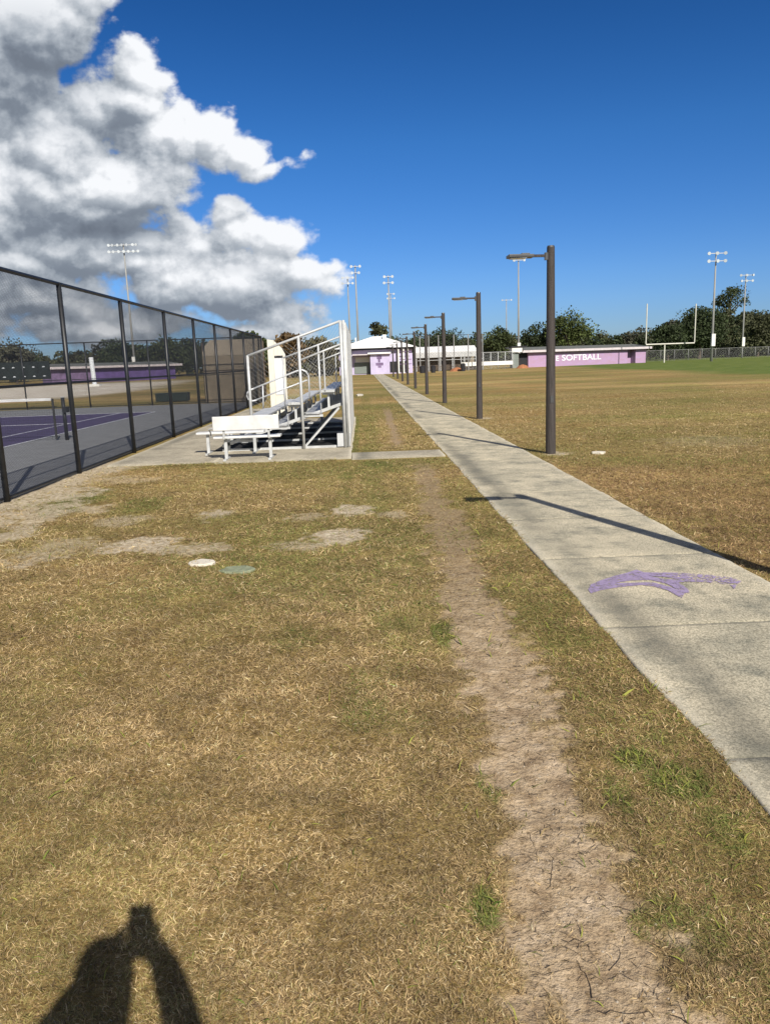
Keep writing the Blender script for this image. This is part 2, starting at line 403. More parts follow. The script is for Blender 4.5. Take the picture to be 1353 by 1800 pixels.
def zrel(x, y):
    r = 7.5; k = np.clip(1-(np.maximum(np.abs(x)-5.5, 0)/1.0), 0, 1)*np.clip(1-(np.maximum(y-14.5, 0)/2), 0, 1)*(y > .5)
    z = ((fbm(x*1.3, y*1.3, 4, 31)-.5)*.026 + (fbm(x*4.5, y*4.5, 3, 35)-.5)*.026*(x < 1.38) + (fbm(x*9, y*9, 3, 33)-.5)*.010)*k
    dm = dirt_mask(x, y); z -= dm*.010*k
    z += dm*(fbm(x*13, y*13, 2, 37)-.5)*.007*k
    inside = ((x > 1.45) & (x < 2.82)) | ((x < -4.9) & (x > -30) & (y < 38))
    return np.where(inside, -.035, np.where((y > 13.2) & (x < 1.4) & (x > -4.9), -.012, z))
XX, YY = np.meshgrid(xs, ys); fx = XX.ravel(); fy = YY.ravel()
dm = dirt_mask(fx, fy); sm = sand_mask(fx, fy); gmk = green_mask(fx, fy); fs_ = farsand_mask(fx, fy)
gz = zrel(fx, fy)
nx, ny = len(xs), len(ys)
ii = (np.arange(ny-1)[:, None]*nx+np.arange(nx-1)[None, :]).ravel()
quads = np.stack([ii, ii+1, ii+nx+1, ii+nx], 1).ravel()
def ground_mat():
    m = bpy.data.materials.new('field_ground'); m.use_nodes = True; nt = m.node_tree; N = nt.nodes; L = nt.links
    b = N['Principled BSDF']; b.inputs['Roughness'].default_value = .95; b.inputs['Specular IOR Level'].default_value = .08
    a = N.new('ShaderNodeAttribute'); a.attribute_name = 'mask'; sp = N.new('ShaderNodeSeparateColor'); L.new(a.outputs['Color'], sp.inputs[0])
    a2 = N.new('ShaderNodeAttribute'); a2.attribute_name = 'mask2'; sp2 = N.new('ShaderNodeSeparateColor'); L.new(a2.outputs['Color'], sp2.inputs[0])
    ge = N.new('ShaderNodeNewGeometry')
    def noise(scale, det=5, rough=.6, vec=None, mul=None):
        n = N.new('ShaderNodeTexNoise'); n.inputs['Scale'].default_value = scale; n.inputs['Detail'].default_value = det; n.inputs['Roughness'].default_value = rough
        s = ge.outputs['Position']
        if mul:
            v = N.new('ShaderNodeVectorMath'); v.operation = 'MULTIPLY'; v.inputs[1].default_value = mul; L.new(s, v.inputs[0]); s = v.outputs[0]
        L.new(s, n.inputs['Vector']); return n.outputs[0]
    def ramp(f, stops):
        r = N.new('ShaderNodeValToRGB'); L.new(f, r.inputs[0]); el = r.color_ramp.elements
        while len(el) < len(stops): el.new(.5)
        for e, (p, c) in zip(el, stops): e.position = p; e.color = (*c, 1)
        return r.outputs[0]
    def mix(f, a_, b_, mode='MIX'):
        n = N.new('ShaderNodeMix'); n.data_type = 'RGBA'; n.blend_type = mode
        for k, v in ((0, f), (6, a_), (7, b_)):
            if hasattr(v, 'is_output'): L.new(v, n.inputs[k])
            elif k == 0: n.inputs[0].default_value = v
            else: n.inputs[k].default_value = (*v, 1)
        return n.outputs[2]
    def mr(f, a0, a1, b0=0, b1=1):
        n = N.new('ShaderNodeMapRange'); L.new(f, n.inputs[0])
        for k, v in enumerate((a0, a1, b0, b1)): n.inputs[k+1].default_value = v
        return n.outputs[0]
    fine = noise(30, 9, .80); mid = noise(3.2, 7, .65); big = noise(.16, 6, .6); streak = noise(.11, 6, .62, mul=(.35, 1.3, 1))
    grass = ramp(mr(fine, .28, .72), [(0, (.075, .053, .025)), (.35, (.205, .150, .070)), (.6, (.31, .235, .115)), (1, (.52, .41, .23))])
    pat = ramp(mr(mid, .30, .70), [(0, (.72, .64, .60)), (.5, (1, 1, .96)), (1, (1.18, 1.12, 1.0))])
    grass = mix(1.0, grass, pat, 'MULTIPLY')
    macro = ramp(mr(streak, .33, .67), [(0, (.88, .82, .72)), (.42, (1.06, 1.04, .92)), (.55, (1.22, 1.16, 1.08)), (1, (1.8, 1.65, 1.65))])
    grass = mix(1.0, grass, macro, 'MULTIPLY')
    macro2 = ramp(mr(big, .35, .65), [(0, (1.02, .95, .84)), (.5, (.98, 1, .94)), (1, (.82, .98, .70))])
    grass = mix(1.0, grass, macro2, 'MULTIPLY')
    gcol = ramp(mr(fine, .3, .7), [(0, (.050, .060, .015)), (1, (.19, .205, .055))])
    gr = mix(mr(sp.outputs[2], 0, 1, 0, .85), grass, gcol)
    tcol = ramp(mr(noise(.5, 8, .7), .3, .7), [(0, (.062, .098, .018)), (.5, (.11, .155, .032)), (1, (.20, .22, .07))])
    gr = mix(mr(sp2.outputs[1], 0, 1, 0, .92), gr, tcol)
    dirt = ramp(mr(noise(9, 9, .7), .3, .7), [(0, (.27, .185, .108)), (.5, (.50, .375, .235)), (1, (.66, .52, .36))])
    spk = ramp(mr(noise(70, 3, .6), .36, .60), [(0, (.62, .60, .56)), (.30, (1, 1, 1)), (1, (1.06, 1.06, 1.06))])
    dirt = mix(1.0, dirt, spk, 'MULTIPLY')
    sand = ramp(mr(noise(16, 8, .7), .3, .7), [(0, (.30, .225, .14)), (.5, (.52, .43, .30)), (1, (.76, .67, .50))])
    dirt = mix(mr(sp2.outputs[2], 0, 1, 0, .55), dirt, (.20, .135, .085))
    c = mix(sp.outputs[0], gr, dirt); c = mix(sp.outputs[1], c, sand)
    fsand = ramp(mr(noise(.8, 5, .6, mul=(.4, 1, 1)), .35, .65), [(0, (.50, .43, .33)), (1, (.78, .72, .62))])
    c = mix(sp2.outputs[0], c, fsand)
    L.new(c, b.inputs['Base Color'])
    bp = N.new('ShaderNodeBump'); bp.inputs['Strength'].default_value = .9; bp.inputs['Distance'].default_value = .03
    L.new(noise(26, 6, .7), bp.inputs['Height']); L.new(bp.outputs[0], b.inputs['Normal'])
    return m
gnd = fast_mesh('ground', np.stack([fx, fy, gz], 1), np.full(len(ii), 4), quads, ground_mat(),
                {'mask': np.stack([dm, sm, gmk], 1), 'mask2': np.stack([fs_, turf_mask(fx, fy), sstep(fy, 3.6, 7.0)], 1)}, smooth=True)
setp(gnd, 'dry tan and olive grass field with bare dirt and sand patches', 'ground', kind='structure')

# ------------------------------------------------------------------ grass blades
def in_path(x, y, mg=0.0):
    e = (vnoise(y*3.0, y*0+1, 5)-.5)*.05
    return (x > 1.43-mg+e) & (x < 2.855+mg-e)
def pads(x, y):
    return ((y > 13.50+.5*(vnoise(x*2.3, y*0, 9)-.4)) & (x < -.25) & (x > -4.9)) | ((y > 13.25) & (y < 14.6) & (x < 1.5) & (x > -.5)) | (x < -4.72)
def blades(name, n, y0, y1, hlen, wid, colour_fn, dens_fn, lift, label, cat, spread=.60, ypow=2.0):
    # sample positions in a wedge in front of the camera, denser near it
    t = rng.random(n*2)**1.12; y = y0*(y1/y0)**t
    x = (rng.random(n*2)*2-1)*(spread*y+.35)
    keep = (~in_path(x, y, -.006)) & (~pads(x, y)) & (rng.random(n*2) < dens_fn(x, y))
    x = x[keep][:n]; y = y[keep][:n]; k = len(x)
    z = zrel(x, y); z = np.where((y > 13.25) & (x < 1.38), np.maximum(z, .014), z)
    sc = (y/2.2)**.60; sc = np.maximum(sc, .9)
    L_ = hlen*(.45+.9*rng.random(k))*np.minimum(sc, 2.2); W = wid*(.6+.8*rng.random(k))*sc
    clump = fbm(x*1.2, y*1.2, 3, 77)*2*pi*2.2
    th = clump+rng.normal(0, 2.2, k); el = np.clip(lift+rng.normal(0, .28, k), .03, 1.45)
    el2 = el*(.15+.9*rng.random(k))-.12
    th2 = th+rng.normal(0, .38, k)
    d1 = np.stack([np.cos(th)*np.cos(el), np.sin(th)*np.cos(el), np.sin(el)], 1)
    d2 = np.stack([np.cos(th2)*np.cos(el2), np.sin(th2)*np.cos(el2), np.sin(el2)], 1)
    ph = th+pi/2+rng.normal(0, .5, k); s = np.stack([np.cos(ph), np.sin(ph), rng.normal(0, .45, k)], 1)
    p = np.stack([x, y, z-.002], 1); mpt = p+d1*L_[:, None]*.5; tip = mpt+d2*L_[:, None]*.5
    tip[:, 2] = np.maximum(tip[:, 2], z+.002); w = W[:, None]*s
    V = np.stack([p-w*.5, p+w*.5, mpt+w*.42, mpt-w*.42, tip], 1).reshape(-1, 3)
    b = np.arange(k)*5
    idx = np.stack([b, b+1, b+2, b+3, b+3, b+2, b+4], 1).ravel(); sizes = np.tile([4, 3], k)
    c = colour_fn(x, y, k); C = np.repeat(c, 5, 0)
    o = fast_mesh(name, V, sizes, idx, grassmat, {'tint': C}); setp(o, label, cat, kind='stuff'); return o
grassmat = attr_mat('grass_blade', rough=.75, spec=.15, trans=.22)
PAL = np.array([(.57,.430,.225),(.46,.330,.165),(.31,.215,.108),(.66,.53,.33),(.30,.255,.095),(.16,.108,.060),(.18,.21,.06)])
def dry_col(x, y, k):
    g = green_mask(x, y); m = fbm(x*1.1, y*1.1, 4, 91)
    right = sstep(x, .7, 1.2)*(y < 12)*.35 + sstep(x, 2.9, 3.0)*(1-sstep(y, 8, 14))*.40
    r = rng.random(k)
    olive = np.clip(.07+.42*sstep(m, .48, .66)+.25*sstep(y, 6.5, 9)+g*.6, 0, .85)
    base = np.where(r < olive, 4, np.where(r < olive+(1-olive)*.34, 1, np.where(r < olive+(1-olive)*.58, 0, np.where(r < olive+(1-olive)*.80, 2, np.where(r < olive+(1-olive)*.85, 3, 5)))))
    r2 = rng.random(k); base = np.where(r2 < right*.75, np.where(r2 < right*.4, 2, 5), base)
    strip = (sstep(x, .75, 1.1)*(x < 1.45)*(y < 11))*.42
    base = np.where(rng.random(k) < g*.75, 6, np.where(rng.random(k) < strip, np.where(rng.random(k) < .6, 4, 6), base))
    cl = fbm(x*7, y*7, 3, 111); cl2 = fbm(x*2.1, y*2.1, 3, 113)
    c = PAL[base]*(1+.14*rng.normal(0, 1, (k, 1)))*(.80+.38*sstep(cl, .32, .68))[:, None]*(.90+.18*sstep(cl2, .35, .65))[:, None]
    c[:, 0] *= 1+.10*right
    return np.clip(c, .02, .8)
def dry_den(x, y):
    d = dirt_mask(x, y); s = sand_mask(x, y)
    q = fbm(x*2.4, y*2.4, 3, 101)
    return (1-.8*sstep(y, 16, 38))*np.clip(1-1.25*d*(.75+.4*q), .018, 1)*np.clip(1-1.05*s, .16, 1)*(.70+.30*sstep(q, .35, .6))
def green_col(x, y, k):
    r = rng.random((k, 1)); c = np.array([(.10, .145, .028)])*(1-r)+np.array([(.34, .34, .07)])*r
    b = rng.random(k) < .22; c[b] = np.array([.36, .27, .13]); return np.clip(c, 0, 1)
blades('dry_grass', 900000, 1.15, 38.0, .026, .0020, dry_col, dry_den, .32, 'short dry tan turf matted over the field', 'dry grass')
blades('green_weeds', 60000, 1.2, 13.0, .050, .0036, green_col, lambda x, y: np.clip(green_mask(x, y)-.40, 0, 1)*1.1*(y<9)+.010*(y<9)+.05*(x>.8)*(x<1.42)*(y<6)*(fbm(x*6, y*6, 2, 7)>.55)*(1-dirt_mask(x, y)*.7), .75, 'green weeds growing in tufts beside the dirt track', 'weeds')
# dark twigs, roots and litter on the bare track
tw = MB()
def wig(px, py, ang, n, step, r):
    p = G(px, py); x, y = p.x, p.y; pts = []
    for k in range(n):
        pts.append((x, y, float(zrel(np.array([x]), np.array([y]))[0])+.001+.003*random.random())); ang += random.gauss(0, .62); x += cos(ang)*step; y += sin(ang)*step
    tw.tube(pts, [r*.38*(1-.7*k/n) for k in range(n)], 5)
for (px, py, a, n, st, r) in [(960,1560,.1,14,.02,.0022),(1075,1590,.5,10,.02,.0028),(1110,1600,-.4,14,.02,.0022),(1040,1745,1.5,9,.016,.004),(1050,1770,-.2,9,.02,.004),(1180,1780,.3,9,.02,.0042),
     (1070,1700,.8,8,.02,.0025),(1130,1690,-.6,12,.02,.002),(1150,1640,-.7,12,.022,.0018),(1080,1420,2.2,10,.02,.003),(1060,1380,1.9,10,.02,.0028),(930,1460,-.8,8,.02,.002),(890,1240,.1,8,.03,.003),
     (950,1290,1,7,.03,.002),(1210,1750,2.,8,.02,.0028),(1000,1650,.9,9,.02,.002),(930,1700,-.5,9,.02,.002),(1010,1500,.2,9,.02,.002),(870,1390,1,9,.02,.002)]:
    wig(px, py, a, n, st, r)
for k in range(900):
    y = random.uniform(1.3, 6.0); c = np.interp(y, TRa[:, 0], TRa[:, 1]); w = np.interp(y, TRa[:, 0], TRa[:, 2]); x = random.gauss(c, w*.7)
    z = float(zrel(np.array([x]), np.array([y]))[0]); a = random.random()*6.3; l = random.uniform(.008, .035)
    tw.bar((x, y, z+.001), (x+cos(a)*l, y+sin(a)*l, z+.004), .0008, 3)
pb = MB()
for k in range(420):
    y = random.uniform(1.3, 7.0); c = np.interp(y, TRa[:, 0], TRa[:, 1]); w = np.interp(y, TRa[:, 0], TRa[:, 2]); x = random.gauss(c, w*.6)
    z = float(zrel(np.array([x]), np.array([y]))[0]); q = random.uniform(.002, .0055)
    vs = [(x+q*random.uniform(.6, 1.2)*cos(a), y+q*random.uniform(.6, 1.2)*sin(a), z) for a in (0, 1.26, 2.5, 3.8, 5.0)]+[(x, y, z+q*.8)]
    pb.add(vs, [(j, (j+1) % 5, 5) for j in range(5)])
setp(pb.build('pebbles', M['tan']), 'tiny pale pebbles scattered along the bare dirt track', 'pebbles', kind='stuff')
setp(tw.build('twigs', M['soil']), 'dark twigs and root scraps strewn on the bare dirt track', 'twigs', kind='stuff')

# ------------------------------------------------------------------ path and pads
def concrete(name, stain=1.0, light=(.63, .56, .42), dk=(.20, .20, .165)):
    m = bpy.data.materials.new(name); m.use_nodes = True; nt = m.node_tree; N = nt.nodes; L = nt.links
    b = N['Principled BSDF']; b.inputs['Roughness'].default_value = .9; b.inputs['Specular IOR Level'].default_value = .2
    ge = N.new('ShaderNodeNewGeometry')
    def noise(s, d, r=.6, mul=None):
        n = N.new('ShaderNodeTexNoise'); n.inputs['Scale'].default_value = s; n.inputs['Detail'].default_value = d; n.inputs['Roughness'].default_value = r
        src = ge.outputs['Position']
        if mul:
            v = N.new('ShaderNodeVectorMath'); v.operation = 'MULTIPLY'; v.inputs[1].default_value = mul; L.new(src, v.inputs[0]); src = v.outputs[0]
        L.new(src, n.inputs['Vector']); return n.outputs[0]
    def mrr(f, a, c, lo=0, hi=1):
        n = N.new('ShaderNodeMapRange'); L.new(f, n.inputs[0]); n.inputs[1].default_value = a; n.inputs[2].default_value = c; n.inputs[3].default_value = lo; n.inputs[4].default_value = hi; return n.outputs[0]
    def mx(f, a, c, mode='MIX'):
        n = N.new('ShaderNodeMix'); n.data_type = 'RGBA'; n.blend_type = mode
        for k, v in ((0, f), (6, a), (7, c)):
            if hasattr(v, 'is_output'): L.new(v, n.inputs[k])
            elif k == 0: n.inputs[0].default_value = v
            else: n.inputs[k].default_value = (*v, 1)
        return n.outputs[2]
    c = mx(mrr(noise(1.1, 7, .65, (1, .8, 1)), .38, .62), tuple(dk[i]*.45+light[i]*.55 for i in range(3)), light)
    c = mx(mrr(noise(2.6, 8, .72), .47, .66, 0, .80*stain), c, dk)
    c = mx(mrr(noise(85, 4, .85), .40, .60), mx(1.0, c, (.48, .48, .45), 'MULTIPLY'), mx(1.0, c, (1.36, 1.34, 1.28), 'MULTIPLY'))
    at = N.new('ShaderNodeAttribute'); at.attribute_name = 'edge'; sp = N.new('ShaderNodeSeparateColor'); L.new(at.outputs['Color'], sp.inputs[0])
    c = mx(mrr(sp.outputs[0], 0, 1, 0, .75), c, (.66, .60, .46)); c = mx(mrr(sp.outputs[1], 0, 1, 0, .75), c, (.11, .108, .088))
    L.new(c, b.inputs['Base Color'])
    bp = N.new('ShaderNodeBump'); bp.inputs['Strength'].default_value = .35; bp.inputs['Distance'].default_value = .008
    L.new(noise(110, 4, .7), bp.inputs['Height']); L.new(bp.outputs[0], b.inputs['Normal'])
    return m
def slab_mesh(name, slabs, mt, zt=.009, zb=-.12, res=.06, xres=16, joint_noise=True):
    # each slab a gridded top with worn edges, skirts down to zb
    V = []; I = []; S = []; E = []
    for (x0, x1, y0, y1) in slabs:
        nyy = int(min(max(2, (y1-y0)/res), 40)); gx = x0+(x1-x0)*np.concatenate([[0, .008, .03, .07], np.linspace(.12, .88, xres), [.93, .97, .992, 1]])
        gy = y0+(y1-y0)*np.concatenate([[0, .006], np.linspace(.03, .97, nyy), [.994, 1]])
        A, B = np.meshgrid(gx, gy); a = A.ravel().copy(); bb = B.ravel()
        el = a <= x0+1e-6; er = a >= x1-1e-6
        wob = (fbm(bb*2.2, bb*0+x0, 4, 5)-.5)*.055
        wt = np.clip(1-np.minimum(a-x0, x1-a)/.12, 0, 1)
        a = a+wob*wt
        z = np.full(a.shape, zt)+(fbm(a*.8, bb*.8, 3, 8)-.5)*.006
        de = np.minimum(np.minimum(A.ravel()-x0, x1-A.ravel()), np.minimum(bb-y0, y1-bb)); z = z-np.clip(1-de/.012, 0, 1)*.008
        dx = np.minimum(A.ravel()-x0, x1-A.ravel()); dy = np.minimum(bb-y0, y1-bb)
        e0 = np.clip(1-dx/.09, 0, 1)*(.4+.9*fbm(a*4, bb*4, 3, 12)); 
        # damp dark band a hand's width inside the left edge
        band = np.exp(-((A.ravel()-x0-.22)/.14)**2)*sstep(fbm(a*.9, bb*.55, 4, 15), .40, .60)*.85
        e1 = np.clip(np.clip(1-dy/.02, 0, 1)*.6+band, 0, 1)
        nn = len(a); b0 = sum(len(v) for v in V)
        V.append(np.stack([a, bb, z], 1)); E.append(np.stack([np.clip(e0, 0, 1), e1, e0*0], 1))
        W = len(gx); H = len(gy); i = (np.arange(H-1)[:, None]*W+np.arange(W-1)[None, :]).ravel()+b0
        I.append(np.stack([i, i+1, i+W+1, i+W], 1).ravel()); S += [4]*len(i)
        ring = [k for k in range(W)]+[k*W+W-1 for k in range(1, H)]+[(H-1)*W+k for k in range(W-2, -1, -1)]+[k*W for k in range(H-2, 0, -1)]
        rv = V[-1][ring].copy(); rv[:, 2] = zb; b1 = b0+nn; V.append(rv); E.append(np.zeros((len(ring), 3)))
        R = len(ring)
        for k in range(R):
            I.append(np.array([b0+ring[(k+1) % R], b0+ring[k], b1+k, b1+(k+1) % R])); S.append(4)
    return fast_mesh(name, np.concatenate(V), S, np.concatenate(I), mt, {'edge': np.concatenate(E)})
CON = concrete('path_concrete'); CON2 = concrete('pad_concrete', .8, (.50, .45, .355), (.25, .225, .18))
js = [1.15, 2.88, 4.47, 6.13, 7.75]
while js[-1] < 112: js.append(js[-1]+1.62)
js = [-8.6, -7.0, -5.3, -3.7, -2.1, -.5]+js
gap = .009
pth = slab_mesh('path', [(1.41, 2.86, a+gap*.5, b-gap*.5) for a, b in zip(js[:-1], js[1:])], CON)
setp(pth, 'long pale concrete footpath running beside the lamp posts', 'path', kind='structure')
padx = slab_mesh('bleacher_pad', [(-4.62, -2.7, 13.75, 22), (-2.69, -.27, 13.6, 22), (-4.62, -2.7, 22.01, 31), (-2.69, -.27, 22.01, 24.2), (-.26, 1.385, 13.45, 14.35)], CON2, .016, -.1, .3)
setp(padx, 'stained concrete pad under the bleachers', 'pavement', kind='structure')
# weathered purple paint mark on the footpath, a flat painted shape
mk = [(1035,1030),(1050,1022),(1075,1013),(1095,1006),(1120,1002),(1150,1003),(1180,1006),(1215,1010),(1255,1011),(1290,1014),(1305,1022),(1297,1030),(1288,1036),(1283,1028),(1262,1024),(1230,1022),(1205,1020),(1196,1028),(1210,1035),(1206,1046),(1196,1051),(1186,1042),(1170,1033),(1150,1027),(1130,1028),(1110,1032),(1085,1033),(1062,1037),(1040,1043),(1032,1037)]
def paint_mat():
    m = mat('worn_purple_paint', (.38, .30, .46), .8, .15, 30)
    nt = m.node_tree; N = nt.nodes; L = nt.links; b = N['Principled BSDF']
    ge = N.new('ShaderNodeNewGeometry'); n = N.new('ShaderNodeTexNoise'); n.inputs['Scale'].default_value = 30; n.inputs['Detail'].default_value = 7; n.inputs['Roughness'].default_value = .8
    L.new(ge.outputs['Position'], n.inputs['Vector'])
    sx = N.new('ShaderNodeSeparateXYZ'); L.new(ge.outputs['Position'], sx.inputs[0])
    wear = N.new('ShaderNodeMapRange'); L.new(sx.outputs[0], wear.inputs[0]); wear.inputs[1].default_value = 2.1; wear.inputs[2].default_value = 2.5; wear.inputs[3].default_value = .41; wear.inputs[4].default_value = .485
    sb = N.new('ShaderNodeMath'); sb.operation = 'SUBTRACT'; L.new(n.outputs[0], sb.inputs[0]); L.new(wear.outputs[0], sb.inputs[1])
    mr = N.new('ShaderNodeMapRange'); L.new(sb.outputs[0], mr.inputs[0]); mr.inputs[1].default_value = 0; mr.inputs[2].default_value = .05; mr.inputs[4].default_value = .92
    L.new(mr.outputs[0], b.inputs['Alpha']); return m
pm = MB(); import mathutils.geometry as mg
mk = [(1033,1036),(1038,1027),(1055,1020),(1080,1012),(1100,1007),(1118,1001),(1132,1006),(1165,1006),(1200,1007),(1240,1010),(1280,1014),(1303,1021),(1294,1028),(1290,1036),(1284,1029),(1262,1025),(1232,1023),(1204,1022),(1192,1024),(1208,1034),(1211,1041),(1202,1043),(1198,1051),(1188,1046),(1172,1037),(1150,1031),(1128,1028),(1105,1030),(1080,1033),(1056,1037),(1038,1043)]
holes = [[(1078,1025),(1110,1020),(1142,1019),(1172,1026),(1192,1037),(1176,1031),(1145,1023),(1112,1024)], [(1140,1012),(1170,1014),(1192,1018),(1168,1018)]]
loops = [[G(a, b_, .0135) for a, b_ in mk]]+[[G(a, b_, .0135) for a, b_ in h_] for h_ in holes]
for tri in mg.tessellate_polygon(loops):
    pm.f.append(tuple(tri))
pm.v = [p for l_ in loops for p in l_]
setp(pm.build('painted_mark', paint_mat()), 'worn purple painted swoosh mark on the concrete footpath', 'painted mark')

# ------------------------------------------------------------------ tennis court
court = MB(); court.box((-30, -2, -.15), (-4.86, 37.3, .012))
setp(court.build('tennis_court', mat('court_grey', (.21, .215, .22), .85, .10, 2.2, bump=.15, bscale=120)), 'grey tennis court surround inside the black fence', 'tennis court', kind='structure')
cx0, cx1, cy0, cy1 = -19.35, -8.38, 7.6, 31.4
setp(MB().box((cx0, cy0, .010), (cx1, cy1, .0165)).build('playing_surface', mat('court_purple', (.062, .046, .115), .85, .12, 2.0)), 'dark purple tennis playing surface with white lines', 'court surface', kind='structure')
ln = MB(); lw = .05; nm = 19.5
for x in (cx0, cx1-lw, cx0+1.37, cx1-1.37-lw): ln.box((x, cy0, .014), (x+lw, cy1, .0205))
for y in (cy0, cy1-lw): ln.box((cx0+lw, y, .014), (cx1-lw, y+lw, .0203))
for y in (nm-6.4, nm+6.4): ln.box((cx0+1.42, y, .014), (cx1-1.42, y+lw, .0207))
ln.box((-13.9, nm-6.3, .014), (-13.85, nm+6.35, .0209))
setp(ln.build('court_lines', M['board']), 'white boundary lines painted on the purple tennis court', 'court lines', kind='structure')

def weave(T, w, h, z0, pitch, r, off=.003):
    """diagonal wires of a chain link panel in the local plane x in 0..w, z in z0..h"""
    mb = MB(T); H = h-z0; k = -H
    step = pitch*sqrt(2)
    for sgn, yo in ((1, off), (-1, -off)):
        k = -H
        while k < w:
            a0, a1 = max(k, 0), min(k+H, w)
            if a1 > a0:
                if sgn == 1: mb.bar((a0, yo, z0+(a0-k)), (a1, yo, z0+(a1-k)), r, 3, cap=False)
                else: mb.bar((a0, yo, h-(a0-k)), (a1, yo, h-(a1-k)), r, 3, cap=False)
            k += step
    return mb
def frame(A, B):
    d = Vector((B[0]-A[0], B[1]-A[1], 0)); a = atan2(d.y, d.x)
    return Matrix.Translation((A[0], A[1], A[2] if len(A) > 2 else 0)) @ Matrix.Rotation(a, 4, 'Z'), d.length
def fence(name, A, B, h, posts, label, cat, wire, postm, wirem, pr=.035, pitch=.05, wr=.002, mid=None, bot=.05, group=None, screen=None, hang=0):
    T, L_ = frame(A, B); t = thing(name, (A[0], A[1], 0), label, cat, group)
    for s in posts: MB(T).bar((s, 0, -.1), (s, 0, h+.02), pr, 8).build('post', postm, t, smooth=True)
    MB(T).bar((-.02, .0, h), (L_+.02, .0, h), pr*.75, 6).build('top_rail', postm, t)
    if mid: MB(T).bar((0, pr*.9, mid), (L_, pr*.9, mid), pr*.55, 6).build('middle_rail', postm, t)
    if bot is not None: MB(T).bar((0, pr*.9, bot), (L_, pr*.9, bot), pr*.5, 6).build('bottom_rail', postm, t)
    if wire: weave(T, L_, h, .03, pitch, wr).build('chain_link_mesh', wirem, t)
    return t, T
nearposts = [3.05, 5.4, 7.7, 10.2, 12.85, 16.0, 19.4, 22.7, 25.9, 29.0, 32.0, 35.0, 37.6]
nf, nT = fence('chain_link_fence', (-4.78, 1.0), (-4.78, 37.6), 3.05, [p-1 for p in nearposts],
   'tall black chain link fence between the dry grass and the tennis courts', 'fence', True, M['black'], M['blackw'], pr=.042, pitch=.031, wr=.0018, mid=1.5)
bx = [0, 2.6, 5.25, 8.2, 11.2, 14.2, 17.2, 20.2, 23.2, 25.2]
bf, bT = fence('chain_link_fence', (-4.9, 37.6), (-30.1, 37.6), 3.05, bx,
   'black chain link fence at the far end of the tennis courts', 'fence', True, M['black'], M['blackw'], pr=.036, pitch=.06, wr=.0024, mid=1.35)
# dark windscreen with a double row of pale vents, tied to the far fence
wa = AT(-60, 655, 37.9); wb = AT(92, 655, 37.9)
wsn = thing('windscreen', (wa.x, 37.75, 0), 'dark fabric windscreen with two rows of pale vents on the far court fence', 'windscreen')
MB().box((wa.x-4, 37.70, 1.42), (wb.x, 37.72, 2.25)).build('fabric', M['screen'], wsn)
for k in range(16):
    for z in (1.55, 1.98):
        x = wb.x-.3-k*.47
        MB().prism([(x+.07*cos(a), 37.693, z+.05*sin(a)) for a in [j*pi/5 for j in range(6)]], (0, .006, 0)).build('vent', M['board'], wsn)
# tennis net
tn = thing('tennis_net', (-7.5, nm, 0), 'tennis net with white headband strung between dark posts', 'net')
for xx in (-7.46, -20.3):
    p = MB().bar((xx, nm, 0), (xx, nm, 1.07), .045, 10).build('post', M['black'], tn, smooth=True)
    MB().bar((xx, nm, 1.068), (xx, nm, 1.085), .05, 10).build('cap', M['galv'], p)
w = MB(); k = -7.52
while k > -20.25: w.bar((k, nm, .03), (k, nm, 1.02), .0016, 3, cap=False); k -= .06
for z in np.arange(.05, 1.02, .06): w.bar((-7.5, nm+.002, z), (-20.25, nm+.002, z), .0016, 3, cap=False)
w.build('netting', M['net'], tn)
MB().box((-20.25, nm-.012, 1.0), (-7.75, nm+.012, 1.07)).build('headband', M['benchw'], tn)
MB().box((-7.74, nm-.012, .05), (-7.69, nm+.012, 1.05)).build('end_strap', M['net'], tn)
MB().box((-7.44, nm-.10, .70), (-7.36, nm+.10, .84)).build('crank', M['black'], tn)

# practice wall beyond the courts
pw0 = AT(357, 640, 39.2); pw1 = AT(463, 640, 39.2)
pwt = thing('hitting_wall', (pw0.x, 39.2, 0), 'tan tennis practice wall with a chamfered corner behind the court fence', 'practice wall')
L0, L1 = pw0.x, pw1.x; n_p = 4; wd = (L1-L0)/n_p
for k in range(n_p):
    x0 = L0+k*wd+.008; x1 = L0+(k+1)*wd-.008
    MB().box((x0, 39.2, 0), (x1, 39.32, 2.25)).build('lower_panel', M['tand'], pwt)
    if k == 0: poly = [(x0, 39.2, 2.26), (x1, 39.2, 2.26), (x1, 39.2, 3.02), (x0+.42, 39.2, 3.02), (x0+.12, 39.2, 2.72), (x0, 39.2, 2.42)]
    else: poly = [(x0, 39.2, 2.26), (x1, 39.2, 2.26), (x1, 39.2, 3.02), (x0, 39.2, 3.02)]
    MB().prism(poly[::-1], (0, .12, 0)).build('upper_panel', M['tan'], pwt)
for k in range(n_p+1): MB().box((L0+k*wd-.05, 39.34, 0), (L0+k*wd+.05, 39.44, 2.9)).build('support_post', M['bark'], pwt)
MB().box((L0+.02, 39.19, 1.5), (L1-.02, 39.198, 1.56)).build('net_line', M['bark'], pwt)
gb = G(284, 706); gb2 = G(330, 706)
g0 = thing('storage_bin', (gb.x, 40.6, 0), 'low dark green storage bin beyond the tennis court', 'bin')
MB().box((gb.x, 40.6, .05), (gb2.x, 41.2, .42)).build('body', M['green'], g0, bevel=.02); MB().box((gb.x-.02, 40.58, .423), (gb2.x+.02, 41.22, .47)).build('lid', M['green'], g0, bevel=.015)
